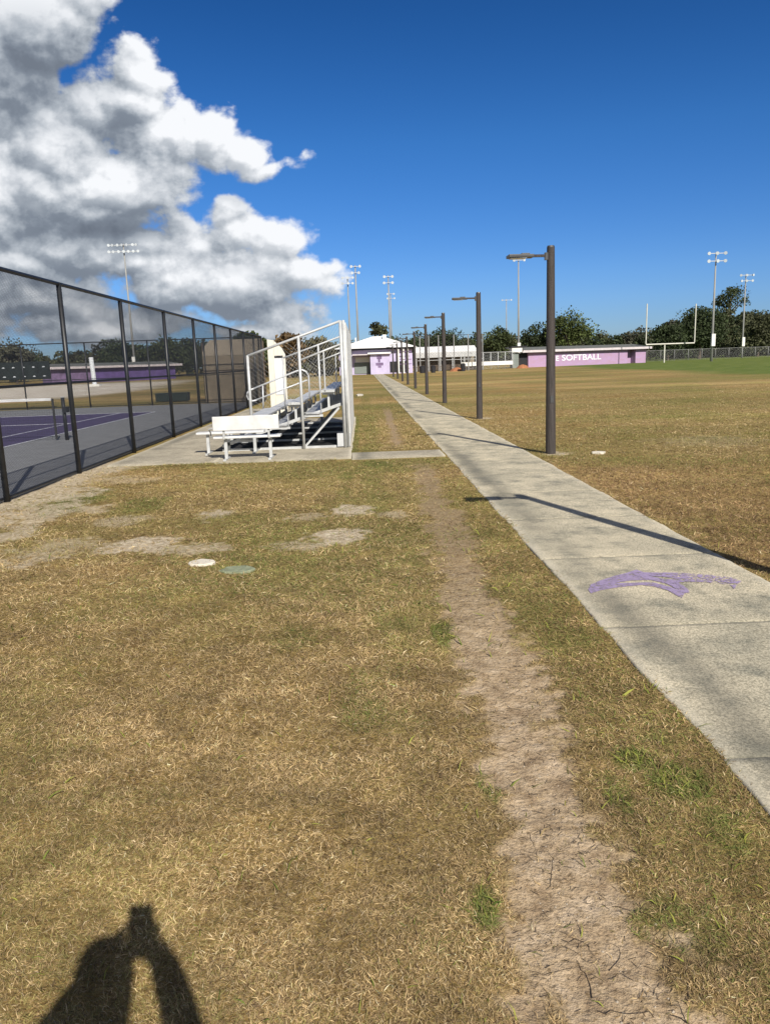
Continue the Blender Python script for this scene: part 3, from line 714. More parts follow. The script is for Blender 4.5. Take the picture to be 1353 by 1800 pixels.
# sign cabinet on the pad behind the bleachers
sg = AT(485, 640, 26.0)
st = thing('notice_cabinet', (sg.x, 26, 0), 'tall cream cabinet with a white notice panel behind the bleachers', 'notice board')
sx0 = AT(472.5, 640, 26).x; sx1 = AT(481, 640, 26).x; sx2 = AT(502, 640, 26).x
MB().prism([(sx0, 25.9, 0), (sx1, 25.9, 0), (sx1+.06, 25.9, 2.48), (sx0, 25.9, 2.52)][::-1], (0, .22, 0)).build('side_panel', M['cream'], st)
MB().prism([(sx1+.003, 25.95, 0), (sx2, 25.95, 0), (sx2, 25.95, 2.02), (sx2-.10, 25.95, 2.22), (sx1+.063, 25.95, 2.45)][::-1], (0, .2, 0)).build('back_panel', M['cream'], st)
nb = MB().box((sx1+.04, 25.925, .72), (sx2-.07, 25.947, 1.90)).build('notice_panel', M['board'], st)
MB().box((sx1+.04, 25.922, 1.915), (sx2-.07, 25.947, 1.985)).build('title_strip', M['dark'], st)

setp(MB().box((-3.05, 15.5, -.05), (-.43, 21.8, .022)).build('shade_sheet', mat('shade_black', (.014, .014, .015), .95, .3, 8, bump=.3)), 'near-black sheet added on the ground to deepen the shade under the bleachers', 'added shade sheet', kind='structure')  # near-black sheet added so the ground below the seats reads as deep shade
# ------------------------------------------------------------------ bleachers
bl = thing('bleachers', (-1.5, 15.4, 0), 'aluminium four row bleachers with galvanised guard rails on the concrete pad', 'bleachers')
Y0, Y1 = 15.35, 21.9
rows = [(-2.66, .50), (-2.03, .72), (-1.36, .94), (-.70, 1.16)]
for (x, z) in rows:
    s = MB().box((x-.13, Y0-.05, z-.045), (x+.13, Y1+.05, z)).build('seat_plank', M['alum'], bl, bevel=.006)
    MB().box((x-.132, Y0-.062, z-.048), (x+.132, Y0-.051, z+.002)).build('end_cap', M['galv'], s)
for (x, z) in [(-2.33, .28), (-1.68, .51), (-1.02, .73)]:
    MB().box((x-.14, Y0-.03, z-.04), (x+.14, Y1+.03, z)).build('foot_plank', M['alumdull'], bl, bevel=.006)
    MB().box((x+.155, Y0, z-.04), (x+.175, Y1, z+.17)).build('riser_board', M['alumdull'], bl)
for y in (15.4, 17.0, 18.6, 20.2, 21.85):
    f = MB()
    f.sqbar((-2.85, y, .12), (-.42, y, .88), .05, .06); f.sqbar((-2.85, y, .035), (-.38, y, .035), .06, .05)
    f.sqbar((-.42, y, .062), (-.42, y, 1.10), .05, .05); f.sqbar((-1.20, y, .062), (-.50, y, .80), .04, .04)
    f.sqbar((-2.72, y, .062), (-2.72, y, .44), .05, .05)
    for (x, z) in rows: f.sqbar((x, y+.03, z-.36), (x, y+.03, z-.048), .045, .045); f.sqbar((x-.12, y+.031, z-.075), (x+.12, y+.031, z-.075), .04, .045)
    for (x, z) in [(-2.33, .28), (-1.68, .51), (-1.02, .73)]: f.sqbar((x-.16, y-.031, z-.07), (x+.2, y-.031, z-.07), .04, .045)
    f.build('support_frame', M['galv'], bl)
for y, sg_ in ((Y0-.08, -1), (Y1+.08, 1)):
    g = MB()
    g.bar((-2.22, y, 1.86), (-.40, y, 2.46), .024, 8); g.bar((-1.22, y, 1.74), (-.40, y, 2.03), .019, 8)
    g.build('guard_rail', M['galv'], bl, smooth=True)
    MB().bar((-2.22, y, .36), (-2.22, y, 1.87), .028, 8).build('guard_post', M['galv'], bl, smooth=True)
    MB().bar((-1.22, y, .02), (-1.22, y, 2.19), .028, 8).build('guard_post', M['galv'], bl, smooth=True)
    MB().bar((-.40, y, .0), (-.40, y, 2.47), .032, 8).build('guard_post', M['galv'], bl, smooth=True)
    MB().bar((-.75, y, 1.15), (-.75, y, 1.92), .016, 6).build('guard_post', M['galv'], bl)
    mb = MB()
    k = -2.22
    # end panel wires follow the slope of the rail
    xx = -2.22
    while xx < -.4:
        for sgn in (1, -1):
            pts = []
            x1 = xx; top = lambda q: 1.84+(q+2.22)*.33; bo = lambda q: .62+(q+2.22)*.33
            xe = xx+sgn*1.22*.85; xa, xb = max(min(xx, xe), -2.2), min(max(xx, xe), -.42)
            if xb > xa:
                def zz(q): u = (q-xx)/(xe-xx); return bo(q)+(top(q)-bo(q))*u
                mb.bar((xa, y+.012*sgn*.3, zz(xa)), (xb, y+.012*sgn*.3, zz(xb)), .0011, 3, cap=False)
        xx += .075
    mb.build('end_mesh', M['galv'], bl)
for y in (Y0-.05, 17.0, 18.6, 20.2, Y1+.05):
    MB().bar((-.34, y, 0), (-.34, y, 2.47), .028, 8).build('back_post', M['galv'], bl, smooth=True)
br_ = MB()
for z in (2.46, 1.9, 1.25, .12): br_.bar((-.34, Y0-.06, z), (-.34, Y1+.06, z), .021, 8)
br_.build('back_rail', M['galv'], bl, smooth=True)
Tb = Matrix.Translation((-.315, Y0-.05, 0)) @ Matrix.Rotation(pi/2, 4, 'Z')
bs_ = MB(); yy = Y0-.03
while yy < Y1: bs_.box((-.312, yy, .10), (-.300, yy+.088, 2.43)); yy += .094
bs_.build('back_slats', M['slat'], bl)
weave(Tb, Y1-Y0+.1, 2.44, .10, .06, .0018).build('back_mesh', M['galv'], bl)
MB().box((-.56, Y0-.06, .04), (-.30, Y0+.02, .30)).build('kick_plate', M['alum'], bl)
# aisle handrail
hr = MB()
def xr(px, py, Y=17.6): p = AT(px, py, Y); return (p.x, Y, p.z)
hr.tube([xr(447,683), xr(440,685), xr(435,690), xr(434,696), xr(437,702), xr(444,705), xr(452,703)], .019, 8)
hr.tube([xr(446,683), xr(485,667), xr(522,652), xr(531,650), xr(538,653), xr(542,660), xr(543,670), xr(544,700)], .019, 8)
hr.tube([xr(450,703), xr(540,668)], .017, 8)
hr.tube([xr(462,678), xr(463,718)], .017, 8)
hr.tube([xr(500,662), xr(501,712)], .017, 8)
hr.build('aisle_handrail', M['alum'], bl, smooth=True)

# ------------------------------------------------------------------ benches
def bench(A, w, label, back=True, group='white player benches'):
    t = thing('player_bench', (A[0], A[1], 0), label, 'bench', group); x0, x1 = A[0], A[0]+w; y = A[1]
    s = MB().box((x0, y-.12, .405), (x1, y+.14, .445)).build('seat', M['benchw'], t, bevel=.008)
    if back: MB().sqbar((x0+.02, y-.16, .68), (x1-.01, y-.16, .68), .04, .25).build('backrest', M['benchw'], t, bevel=.008)
    for lx in (x0+.20, x1-.20):
        l = MB(); l.sqbar((lx, y, .03), (lx, y, .40), .055, .055); l.sqbar((lx, y-.24, .022), (lx, y+.26, .022), .05, .044)
        if back: l.sqbar((lx, y-.02, .385), (lx, y-.13, .43), .04, .03); l.sqbar((lx, y-.13, .40), (lx, y-.138, .78), .035, .03)
        l.build('leg', M['galv'], t)
    if back: MB().tube([(x0+.0, y-.15, .60), (x0-.06, y-.12, .58), (x0-.06, y, .52), (x0-.06, y+.05, .42)], .014, 6).build('armrest', M['galv'], t)
    return t
bp = G(378, 806); bench((AT(376, 760, 13.95).x, 13.95), 1.20, 'white bench with a backrest at the near end of the bleachers')
b2 = AT(347, 766, 15.0); bench((b2.x, 15.0), 1.3, 'low backless white bench mostly hidden behind the bench with the backrest', back=False)

# ------------------------------------------------------------------ path lamps
def make_lamp():
    t = thing('path_lamp', (0, 0, 0), 'x', 'lamp post', 'brown lamp posts along the footpath')
    p = MB(); p.bar((0, 0, -.2), (0, 0, 3.50), .088, 16, .064)
    pp = p.build('pole', M['pole'], t, smooth=False)
    MB().bar((0, 0, 3.50), (0, 0, 3.53), .066, 16, .056).build('cap', M['head'], pp)
    c = MB(); c.box((-.10, -.035, 3.30), (-.05, .035, 3.42)); c.build('bracket', M['head'], t)
    MB().sqbar((-.08, 0, 3.37), (-.36, 0, 3.375), .045, .042).build('arm', M['pole'], t)
    h = MB(); h.prism([(-.30, -.10, 3.345), (-.72, -.12, 3.35), (-.72, .12, 3.35), (-.30, .10, 3.345)], (0, 0, .05)); h.box((-.36, -.06, 3.396), (-.50, .06, 3.42))
    hh = h.build('lamp_head', M['head'], t, bevel=.008)
    MB().box((-.68, -.09, 3.335), (-.42, .09, 3.344)).build('lens', M['lens'], hh)
    MB().box((-.03, -.088, .9), (.03, -.078, 1.02)).build('hand_hole_cover', M['head'], t)
    return t
lamp0 = make_lamp()
lb = [(3.30, 4.75)]
ly = [13.2, 21.7, 30.4, 39.2, 48.0, 57.0, 66.5, 77.0, 88.0]
lpx = [968, 842, 781, 750, 730, 717, 707.7, 699.5, 692]
for y_, px_ in zip(ly, lpx): lb.append((AT(px_, 680, y_).x, y_))
lbl = ['brown lamp post just outside the frame whose shadow crosses the near footpath', 'tallest looking nearest brown lamp post beside the footpath', 'second brown lamp post from the camera along the footpath',
 'third brown lamp post from the camera along the footpath', 'fourth brown lamp post from the camera along the footpath', 'fifth brown lamp post along the footpath, in front of the far baseball fence',
 'sixth brown lamp post along the footpath, right of the lavender building', 'seventh brown lamp post along the footpath', 'eighth brown lamp post along the footpath', 'farthest brown lamp post, against the lavender building']
lbl[1] = 'nearest brown lamp post beside the footpath, the biggest in the photo'
for k, (x, y) in enumerate(lb):
    o = lamp0 if k == 0 else copy_tree(lamp0)
    o.location = (x, y, 0); o['label'] = lbl[k]
    o.scale = (1, 1, .975)
    if k == 1: o.rotation_euler = (0, radians(-.35), radians(2))
    if k == 0: o.rotation_euler = (0, 0, radians(-4))

# ------------------------------------------------------------------ stones and covers lying about
def slabthing(name, px, py, rx, ry, m_, label, cat, h=.02, z=0.0):
    c = G(px, py); r1 = G(px+rx, py).x-c.x; r2 = abs(G(px, py-ry).y-c.y); n = 11
    poly = [(c.x+r1*cos(2*pi*k/n)*random.uniform(.75, 1.1), c.y+r2*sin(2*pi*k/n)*random.uniform(.75, 1.1), z-.02) for k in range(n)]
    o = MB().prism(poly, (0, 0, h+.02)).build(name, m_, bevel=.006); return setp(o, label, cat)
slabthing('broken_slab', 353, 992, 24, 5.5, M['stone'], 'flat white broken stone slab lying in the dry grass', 'stone', .022)
slabthing('lichen_slab', 418, 1003, 32, 6.5, M['greenslab'], 'flat green-grey concrete slab right of the white stone', 'stone', .016)
slabthing('utility_cover', 1052, 797, 14, 1.6, M['stone'], 'small pale cover in the grass right of the nearest lamp post', 'utility cover', .03)
slabthing('utility_cover', 632, 695, 6, 1.2, M['stone'], 'small pale cover in the grass behind the bleachers', 'utility cover', .05)

# ------------------------------------------------------------------ buildings
def text_mesh(s, size, T, depth, name, m_, parent, width=None):
    cu = bpy.data.curves.new(name, 'FONT'); cu.body = s; cu.size = size; cu.extrude = depth; cu.offset = size*.012
    to = bpy.data.objects.new('t', cu); COL.objects.link(to); dg = bpy.context.evaluated_depsgraph_get()
    me = bpy.data.meshes.new_from_object(to.evaluated_get(dg)); bpy.data.objects.remove(to)
    xs_ = [v.co.x for v in me.vertices]; w0 = max(xs_)-min(xs_); kx = (width/w0) if width else 1
    off = rootloc(parent)
    for v in me.vertices:
        p = T @ Vector(((v.co.x-min(xs_))*kx, -v.co.z, v.co.y)); v.co = p-off
    me.materials.clear(); me.materials.append(m_)
    o = bpy.data.objects.new(name, me); COL.objects.link(o); o.parent = parent; return o

# softball dugout on the right
A = G(928, 645.2); B = AT(1135, 637, 139.0); B.z = 0; A = Vector((AT(928, 640, 130).x, 130, 0)); B = Vector((AT(1134, 637, 139).x, 139, 0))
T, W = frame(A, B); px2m = W/206.
dg_ = thing('dugout', A, 'long pink-lavender dugout lettered SOFTBALL across the field', 'dugout')
MB(T).box((0, 0, 0), (W-4.1, 3.2, 2.42)).build('wall', M['lavd'], dg_)
MB(T).box((W-2.3, .0, 0), (W, 3.2, 2.42)).build('wall', M['lavd'], dg_)
MB(T).box((W-4.1, 1.3, 0), (W-2.3, 3.2, 2.42)).build('recessed_wall', M['lavd'], dg_)
MB(T).box((-1.6, .4, 0), (-.003, 3.1, 2.4)).build('open_end', M['dark'], dg_)
for x in (-1.6,): MB(T).box((x-.08, .2, 0), (x, .4, 2.42)).build('post', M['bark'], dg_)
MB(T).box((-2.0, -.75, 2.43), (W+.7, -.70, 2.80)).build('fascia', M['fascia'], dg_)
rf = MB(T).prism([(-2.0, -.69, 2.44), (-2.0, 4.2, 3.30), (-2.0, 4.2, 3.38), (-2.0, -.69, 2.79)][::-1], (W+2.7, 0, 0)).build('roof', M['shingle'], dg_)
tx = T @ Matrix.Translation((W*56/206., -.012, .90))
text_mesh('SOFTBALL', 1.35, tx, .008, 'lettering', M['board'], dg_, width=W*68/206.)
text_mesh('E', 1.2, T @ Matrix.Translation((W*46/206., -.012, .90)), .008, 'lettering', M['board'], dg_, width=W*5/206.)
# purple dugout on the left beyond the courts
A = Vector((AT(92, 665, 128).x, 128, 0)); B = Vector((AT(314, 660, 146).x, 146, 0)); T, W = frame(A, B)
dl = thing('dugout', A, 'long dark purple dugout seen through the tennis court fence', 'dugout')
MB(T).box((0, 0, 0), (W*.30, 3.2, 2.35)).build('wall', M['purpled'], dl); MB(T).box((W*.30+.003, 0, 0), (W-.6, 3.2, 2.35)).build('wall', M['purple'], dl)
MB(T).box((W*.72, -.1, 0), (W*.735, -.003, 2.3)).build('pilaster', M['purple'], dl); MB(T).box((W*.88, -.1, 0), (W*.89, -.003, 2.3)).build('pilaster', M['purple'], dl)
MB(T).box((-.8, -.8, 2.36), (W+.5, -.74, 2.72)).build('fascia', M['fascia'], dl)
MB(T).prism([(-.8, -.73, 2.37), (-.8, 4.0, 3.2), (-.8, 4.0, 3.28), (-.8, -.73, 2.71)][::-1], (W+1.3, 0, 0)).build('roof', M['shingle'], dl)

# lavender concession building at the end of the path
Yb = 113.0; S = Yb/FPX
def bX(px, Y=Yb): return AT(px, 640, Y).x
def bZ(py, px=665, Y=Yb): return AT(px, py, Y).z
cb = thing('concession_building', (bX(667), Yb, 0), 'lavender building with a white hipped roof at the end of the footpath', 'building')
x0, x1 = bX(596), bX(726)
ez = bZ(611.5); MB().box((x0, Yb+1.2, 0), (x1, Yb+9, ez-.25)).build('wall', M['lav'], cb)
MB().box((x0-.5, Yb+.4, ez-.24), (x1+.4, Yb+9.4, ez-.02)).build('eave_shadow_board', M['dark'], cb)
# hip roof
rx0, rx1, ry0, ry1 = x0-.8, x1+.7, Yb+.1, Yb+9.8; rz = bZ(589); rmid = (bX(665), Yb+4.9)
r_ = MB(); r_.add([(rx0, ry0, ez), (rx1, ry0, ez), (rx1, ry1, ez), (rx0, ry1, ez), (rmid[0]-.6, rmid[1], rz), (rmid[0]+.6, rmid[1], rz)],
      [(0, 1, 5, 4), (1, 2, 5), (2, 3, 4, 5), (3, 0, 4), (0, 3, 2, 1)])
roof = r_.build('roof', M['roofw'], cb)
MB().box((bX(675), Yb+3.4, bZ(600)), (bX(681.5), Yb+4.0, bZ(587))).build('chimney', M['white'], roof)
MB().box((bX(625.5), Yb+3.2, bZ(606)), (bX(627.5), Yb+3.4, bZ(591))).build('vent_pipe', M['white'], roof)
bk0, bk1 = bX(651), bX(684.5)
blk = MB().box((bk0, Yb-.6, 0), (bk1, Yb+1.19, bZ(622.5, 665, Yb))).build('entrance_block', M['lav'], cb)
MB().box((bk0-.35, Yb-1.1, bZ(622.3)), (bk1+.2, Yb+1.18, bZ(619.5))).build('canopy', M['roofw'], cb)
MB().box((bX(620), Yb-1.0, bZ(623.6)), (bk0-.36, Yb+1.18, bZ(621.6))).build('canopy_edge', M['fascia'], cb)
e = MB(); ex = (bk0+bk1)/2-.1
e.box((ex-.32, Yb-.64, 2.15), (ex+.36, Yb-.603, 2.62)); e.box((ex-.15, Yb-.64, 1.70), (ex+.12, Yb-.603, 2.14)); e.box((ex-.5, Yb-.64, 1.25), (ex+.55, Yb-.603, 1.62)); e.box((ex-.2, Yb-.64, .95), (ex+.25, Yb-.603, 1.2))
e.build('wall_emblem', M['purpled'], blk)
MB().box((bX(625), Yb+1.14, bZ(636)), (bX(650), Yb+1.197, bZ(627))).build('service_window', M['white'], cb)
MB().box((bX(622.5), Yb+1.1, .15), (bX(650), Yb+1.196, bZ(636.3))).build('roller_shutter', M['shutter'], cb)
MB().box((bk1+.1, Yb+1.1, .2), (x1-1.0, Yb+1.196, bZ(636.3))).build('dark_opening', M['dark'], cb)
for q in (700, 709, 716.5): MB().box((bX(q), Yb+.3, 0), (bX(q)+.16, Yb+.46, ez-.26)).build('column', M['white'], cb)
for z in (bZ(620), bZ(634), bZ(642)): MB().box((bX(700)+.17, Yb+.3, z), (x1-.2, Yb+.36, z+.10)).build('cross_rail', M['purpled'], cb)
# two small lawn bins by the entrance
def can(px, Y, h, r, m_, label, name='trash_can', group='trash cans by the baseball field'):
    x = AT(px, 645, Y).x; t = thing(name, (x, Y, 0), label, 'trash can', group)
    b_ = MB(); b_.bar((x, Y, 0), (x, Y, h*.88), r*.85, 12, r); b_.build('bin_body', m_, t, smooth=False)
    MB().bar((x, Y, h*.885), (x, Y, h), r*1.05, 12, r*.4).build('bin_lid', m_, t)
can(742, 108, 1.0, .42, M['dark'], 'dark trash can left of the third lamp post')
can(761, 108, 1.0, .36, M['dark'], 'dark trash can between the second and fourth lamp posts')
can(813.5, 112, 1.15, .36, M['dark'], 'dark trash can under the long white roof, left of the second lamp post')
# long white roofed grandstand cover
Yg = 124.; gx0, gx1 = AT(729, 640, Yg).x, AT(840, 640, Yg).x
gs = thing('covered_dugout', (gx0, Yg, 0), 'long low shelter with a pale metal roof behind the baseball fence', 'shelter')
zt, zl, zb_ = AT(780, 613, Yg).z, AT(780, 620, Yg).z, AT(780, 628, Yg).z
MB().prism([(gx0, Yg, zl), (gx0, Yg+4, zt+.35), (gx0, Yg+4, zt+.45), (gx0, Yg, zl+.12)][::-1], (gx1-gx0, 0, 0)).build('roof', M['roofw'], gs)
MB().box((gx0, Yg-.06, zb_), (gx1, Yg-.003, zl+.1)).build('fascia', M['seam'], gs)
MB().box((gx0+.1, Yg+3.8, 0), (gx1-.1, Yg+4.0, zt+.2)).build('back_wall', M['tand'], gs)
MB().box((gx0+.1, Yg+.8, 0), (gx1-.1, Yg+1.0, .95)).build('bench_front', M['bark'], gs)
for k in range(6): x = gx0+.2+k*(gx1-gx0-.5)/5; MB().box((x, Yg+.05, 0), (x+.12, Yg+.17, zl)).build('post', M['galv'], gs)
# baseball backstop with tall poles
Yk = 118.; kz = AT(790, 588.5, Yk).z
bs = thing('backstop', (AT(738, 640, Yk).x, Yk, 0), 'tall grey pole backstop netting in front of the long pale roof', 'backstop')
kx0, kx1 = AT(734, 640, Yk).x, AT(850, 640, Yk).x
for px in (738.5, 754, 771, 798, 823, 848): x = AT(px, 640, Yk).x; MB().bar((x, Yk, 0), (x, Yk, kz), .075, 6).build('pole', M['greyp'], bs)
weave(Matrix.Translation((kx0, Yk, 0)), kx1-kx0, kz, 0.05, .30, .006).build('netting', M['blackw'], bs)
MB().bar((kx0, Yk, kz-.05), (kx1, Yk, kz-.05), .04, 5).build('top_cable', M['blackw'], bs)
MB().bar((kx0, Yk, 1.7), (kx1, Yk, 1.7), .04, 5).build('middle_rail', M['galv'], bs)
# lower field fence with white padded barrier
fa = (AT(810, 640, 121).x, 121.); fb = (AT(905, 640, 124).x, 124.)
t_, T_ = fence('field_fence', fa, fb, AT(870, 619, 122).z, [k*(fb[0]-fa[0])/7 for k in range(8)], 'grey chain link fence with a white barrier board left of the softball dugout', 'fence', True, M['galv'], M['galv'], .05, .16, .005, mid=None, bot=None)
MB(T_).box((0, -.14, .62), (fb[0]-fa[0], -.06, 1.22)).build('barrier_board', M['white'], t_)
# scorer's hut with white panels and a dark base
hx0, hx1 = AT(901, 640, 127).x, AT(916, 640, 127).x
sh_ = thing('scorer_hut', (hx0, 127, 0), 'small dark hut with a white panel at the left end of the softball dugout', 'hut')
MB().box((hx0, 127.3, 0), (hx0+1.0, 129, 2.5)).build('wall', M['shutter'], sh_); MB().box((hx0-.15, 126.9, 2.53), (hx1+.1, 129.2, 3.25)).build('white_panel', M['white'], sh_)
MB().box((hx0-.25, 126.8, 3.26), (hx1+.9, 129.4, 3.5)).build('roof', M['dark'], sh_)
# orange clay bags and bases along the field edge
for (px, Y, w_, lb_) in [(803, 114, 1.3, 'orange clay mound left of the second lamp post'), (918, 122, 1.1, 'orange clay mound beside the softball dugout')]:
    x = AT(px, 645, Y).x; n = 10; mb = MB(); R0 = []
    vs = [(x, Y, .62)]+[(x+w_*.6*cos(2*pi*k/n)*random.uniform(.8, 1.1), Y+.7*sin(2*pi*k/n), .40) for k in range(n)]+[(x+w_*cos(2*pi*k/n)*random.uniform(.8, 1.1), Y+1.2*sin(2*pi*k/n), -.02) for k in range(n)]
    mb.add(vs, [(0, 1+k, 1+(k+1) % n) for k in range(n)]+[(1+k, 1+n+k, 1+n+(k+1) % n, 1+(k+1) % n) for k in range(n)])
    setp(mb.build('clay_mound', M['clay'], smooth=True), lb_, 'clay mound', 'clay mounds')
# white leaning foul pole on the left
p0 = AT(167, 676, 95); p0.z = 0
fp = thing('foul_pole', (p0.x, 95, 0), 'thick white padded pole standing in front of the purple dugout', 'pole')
MB().bar((p0.x, 95, 0), (p0.x-.12, 95, AT(162, 628, 95).z), .26, 12).build('pole', M['board'], fp); MB().box((p0.x-.7, 94.5, 0), (p0.x+.7, 95.5, .25)).build('base', M['white'], fp)

# goal post
gy = 130.
gpx = lambda px: AT(px, 620, gy).x
gp = thing('goal_post', (gpx(1165), gy, 0), 'white football goal post standing on the green turf', 'goal post')
cz = 3.05; cl, cr = gpx(1134), gpx(1219)
MB().bar((gpx(1167), gy, 0), (gpx(1167), gy, cz-.11), .11, 10).build('stem', M['yellow'], gp)
MB().bar((cl, gy, cz), (cr, gy, cz), .11, 8).build('crossbar', M['yellow'], gp)
MB().bar((cl, gy, cz+.11), (cl+.02, gy, AT(1135, 534, gy).z), .10, 8).build('upright', M['yellow'], gp)
MB().bar((cr, gy, cz+.11), (cr+.02, gy, AT(1221, 534, gy).z), .10, 8).build('upright', M['yellow'], gp)

# chain link fence behind the green turf
fa = (AT(1136, 620, 150).x, 150.); fb = (AT(1420, 620, 158).x, 158.); Lf = sqrt((fb[0]-fa[0])**2+64)
fence('boundary_fence', fa, fb, 2.1, [k*3.05 for k in range(int(Lf/3.05)+1)], 'grey chain link fence along the trees behind the goal post', 'fence', True, M['greyp'], M['greyp'], .04, .14, .005, mid=None, bot=None)

# ------------------------------------------------------------------ floodlight towers
def tower(px, Ybase, ytop, ybase_px, label, rows_, ncol, spread, face=0.0, box=True, double=False):
    x = AT(px, 640, Ybase).x; t = thing('floodlight_tower', (x, Ybase, 0), label, 'floodlight', 'sports field floodlight towers')
    xt = AT(px, ytop, Ybase); h = xt.z; top = Vector((x, Ybase, h)); r0 = .15+h*.004
    MB().bar((x, Ybase, 0), (x, Ybase, h), r0, 10, r0*.45).build('pole', M['tower'], t, smooth=True)
    if box: MB().box((x-.28, Ybase-r0-.32, 2.4), (x+.28, Ybase-r0+.02, 4.3)).build('control_box', M['white'], t)
    for r in range(rows_):
        z = h-.25-r*1.15
        MB().sqbar((x-spread, Ybase-.28, z), (x+spread, Ybase-.28, z), .10, .10).build('crossarm', M['galv'], t)
        for k in range(ncol):
            if ncol > 1: lx = x-spread+2*spread*k/(ncol-1)
            else: lx = x
            l = MB(); yy = Ybase-.36; cdir = Vector((random.uniform(-.45, .45)+face, -.85, -.12)).normalized()
            c = Vector((lx, yy, z)); l.bar(c-cdir*.04, c+cdir*.34, .11, 10, .27, cap=True)
            hd = l.build('lamp_head', M['reflect'], t)
            MB().bar(c+cdir*.342, c+cdir*.36, .25, 10).build('lens', M['lens'], hd)
tower(237, 150, 428, 665, 'tall floodlight tower with two long lamp rows before the left clouds', 2, 7, 2.6)
tower(631, 150, 466, 645, 'taller floodlight tower of the pair left of the lavender building roof', 2, 2, .7, box=False)
tower(617, 170, 486, 645, 'shorter floodlight tower of the pair left of the lavender building roof', 2, 3, 1.0, box=False)
tower(687, 155, 484, 645, 'taller floodlight tower rising behind the lavender building roof', 2, 2, .8, box=False)
tower(690, 215, 515, 640, 'shorter distant floodlight tower behind the lavender building roof', 2, 2, .9, box=False)
tower(890, 235, 526, 640, 'distant thin floodlight tower left of the nearest lamp post', 1, 3, 1.2, box=False)
tower(911, 143, 455, 644, 'floodlight tower at the left end of the softball dugout, below the nearest lamp head', 1, 2, .8)
tower(1249, 124, 443, 635, 'tallest floodlight tower right of the goal post, four clustered lamps', 2, 3, 1.35)
tower(1302, 168, 482, 628, 'floodlight tower at the far right before the dark trees', 2, 3, 1.2)

# ------------------------------------------------------------------ trees
leafmat = attr_mat('leaf', rough=.7, spec=.25, trans=.15)
def crown_pts(cx, cy, cz, rx, ry, rz, nclump, nleaf, size, col, flat=.6):
    """leaf clumps spread through an uneven crown"""
    C = []
    for k in range(nclump):
        v = rng.normal(0, 1, 3); v /= np.linalg.norm(v); rad = rng.random()**.35
        C.append((cx+v[0]*rx*rad*.80, cy+v[1]*ry*rad*.80, cz+v[2]*rz*rad*.80, (.20+.26*rng.random())))
    V = []; K = []
    for (a, b, c, s) in C:
        n = nleaf; d = rng.normal(0, 1, (n, 3)); d /= np.linalg.norm(d, axis=1)[:, None]; r = (rng.random((n, 1))**.4)
        R = s*min(rx, rz)*1.25
        p = np.array([a, b, c])+d*r*np.array([R*1.15, R, R*flat*1.1])
        u = rng.normal(0, 1, (n, 3)); u /= np.linalg.norm(u, axis=1)[:, None]; w = np.cross(u, rng.normal(0, 1, (n, 3))); w /= np.linalg.norm(w, axis=1)[:, None]
        sz = size*(.5+rng.random((n, 1)))
        V.append(np.stack([p-u*sz*.5, p+w*sz*.42, p+u*sz*.5, p-w*sz*.42], 1).reshape(-1, 3))
        t = .7+.6*rng.random(); K.append(np.repeat(np.clip(np.array(col)[None]*t*(1+.25*rng.normal(0, 1, (n, 1))), .008, .5), 4, 0))
    return np.concatenate(V), np.concatenate(K)
def leafobj(name, V, K):
    q = np.arange(len(V)); return fast_mesh(name, V, np.full(len(V)//4, 4), q, leafmat, {'tint': K})
def tree(px, ytop, Y, wpx, label, col, name='oak_tree', trunk_px=None, crown_frac=.72, nclump=34, flat=.7):
    top = AT(px, ytop, Y); x = top.x; h = top.z; rx = wpx/2*Y/FPX; ch = h*crown_frac
    t = thing(name, (x, Y, 0), label, 'tree')
    V, K = crown_pts(x, Y, h-ch/2, rx, rx*.8, ch/2, nclump, 110, .42, col, flat)
    off = np.array([x, Y, 0]); o = leafobj('crown', V-off, K); o.parent = t
    m = MB(); bz = h-ch*.8; lean = random.uniform(-.03, .03)*h
    m.tube([(x, Y, -.2), (x+lean*.4, Y, bz*.5), (x+lean, Y, bz), (x+lean*.8, Y, h-ch*.35)], [.035*h, .026*h, .02*h, .008*h], 8)
    for k in range(6):
        a = k*2*pi/6+random.random(); z0 = bz*random.uniform(.8, 1.15)
        m.tube([(x+lean, Y, z0), (x+lean+cos(a)*rx*.35, Y+sin(a)*rx*.3, z0+ch*.22), (x+lean+cos(a)*rx*.62, Y+sin(a)*rx*.5, z0+ch*.40)], [.012*h, .008*h, .003*h], 5)
    m.build('trunk', M['bark'], t)
    return t
G1 = (.040, .055, .022); G2 = (.055, .070, .026); G3 = (.070, .075, .036); GB = (.13, .085, .04); GY = (.075, .095, .028); GS = (.085, .085, .055)
tree(1000, 545, 178, 86, 'broad round dark oak behind the softball dugout, left of the goal post', GY, crown_frac=.85, nclump=50)
tree(945, 566, 182, 60, 'dark oak behind the left end of the softball dugout', G1, crown_frac=.85)
tree(1285, 501, 222, 66, 'tallest tree at the right with a separate round top above the wood', G2, 'pine_tree', crown_frac=.42, nclump=22)
tree(1232, 532, 170, 92, 'large dark oak behind the two right goal post upright and tower', G1, crown_frac=.9, nclump=55)
tree(1175, 562, 165, 60, 'smaller dark oak just right of the goal post stem', G1, crown_frac=.9)
tree(1335, 545, 180, 70, 'grey green oak at the right edge of the photo', G3, crown_frac=.9, nclump=45)
tree(1120, 574, 200, 70, 'low grey green tree between the oak and the goal post', GS, crown_frac=.9)
tree(780, 572, 190, 62, 'dark rounded tree behind the second and third lamp posts', G1, crown_frac=.85)
tree(875, 570, 185, 46, 'dark tree with a ragged top between the first and second lamp posts', G2, crown_frac=.85)
tree(665, 564, 165, 34, 'small loose pine rising above the lavender building roof', G3, 'pine_tree', crown_frac=.38, nclump=12, flat=.5)
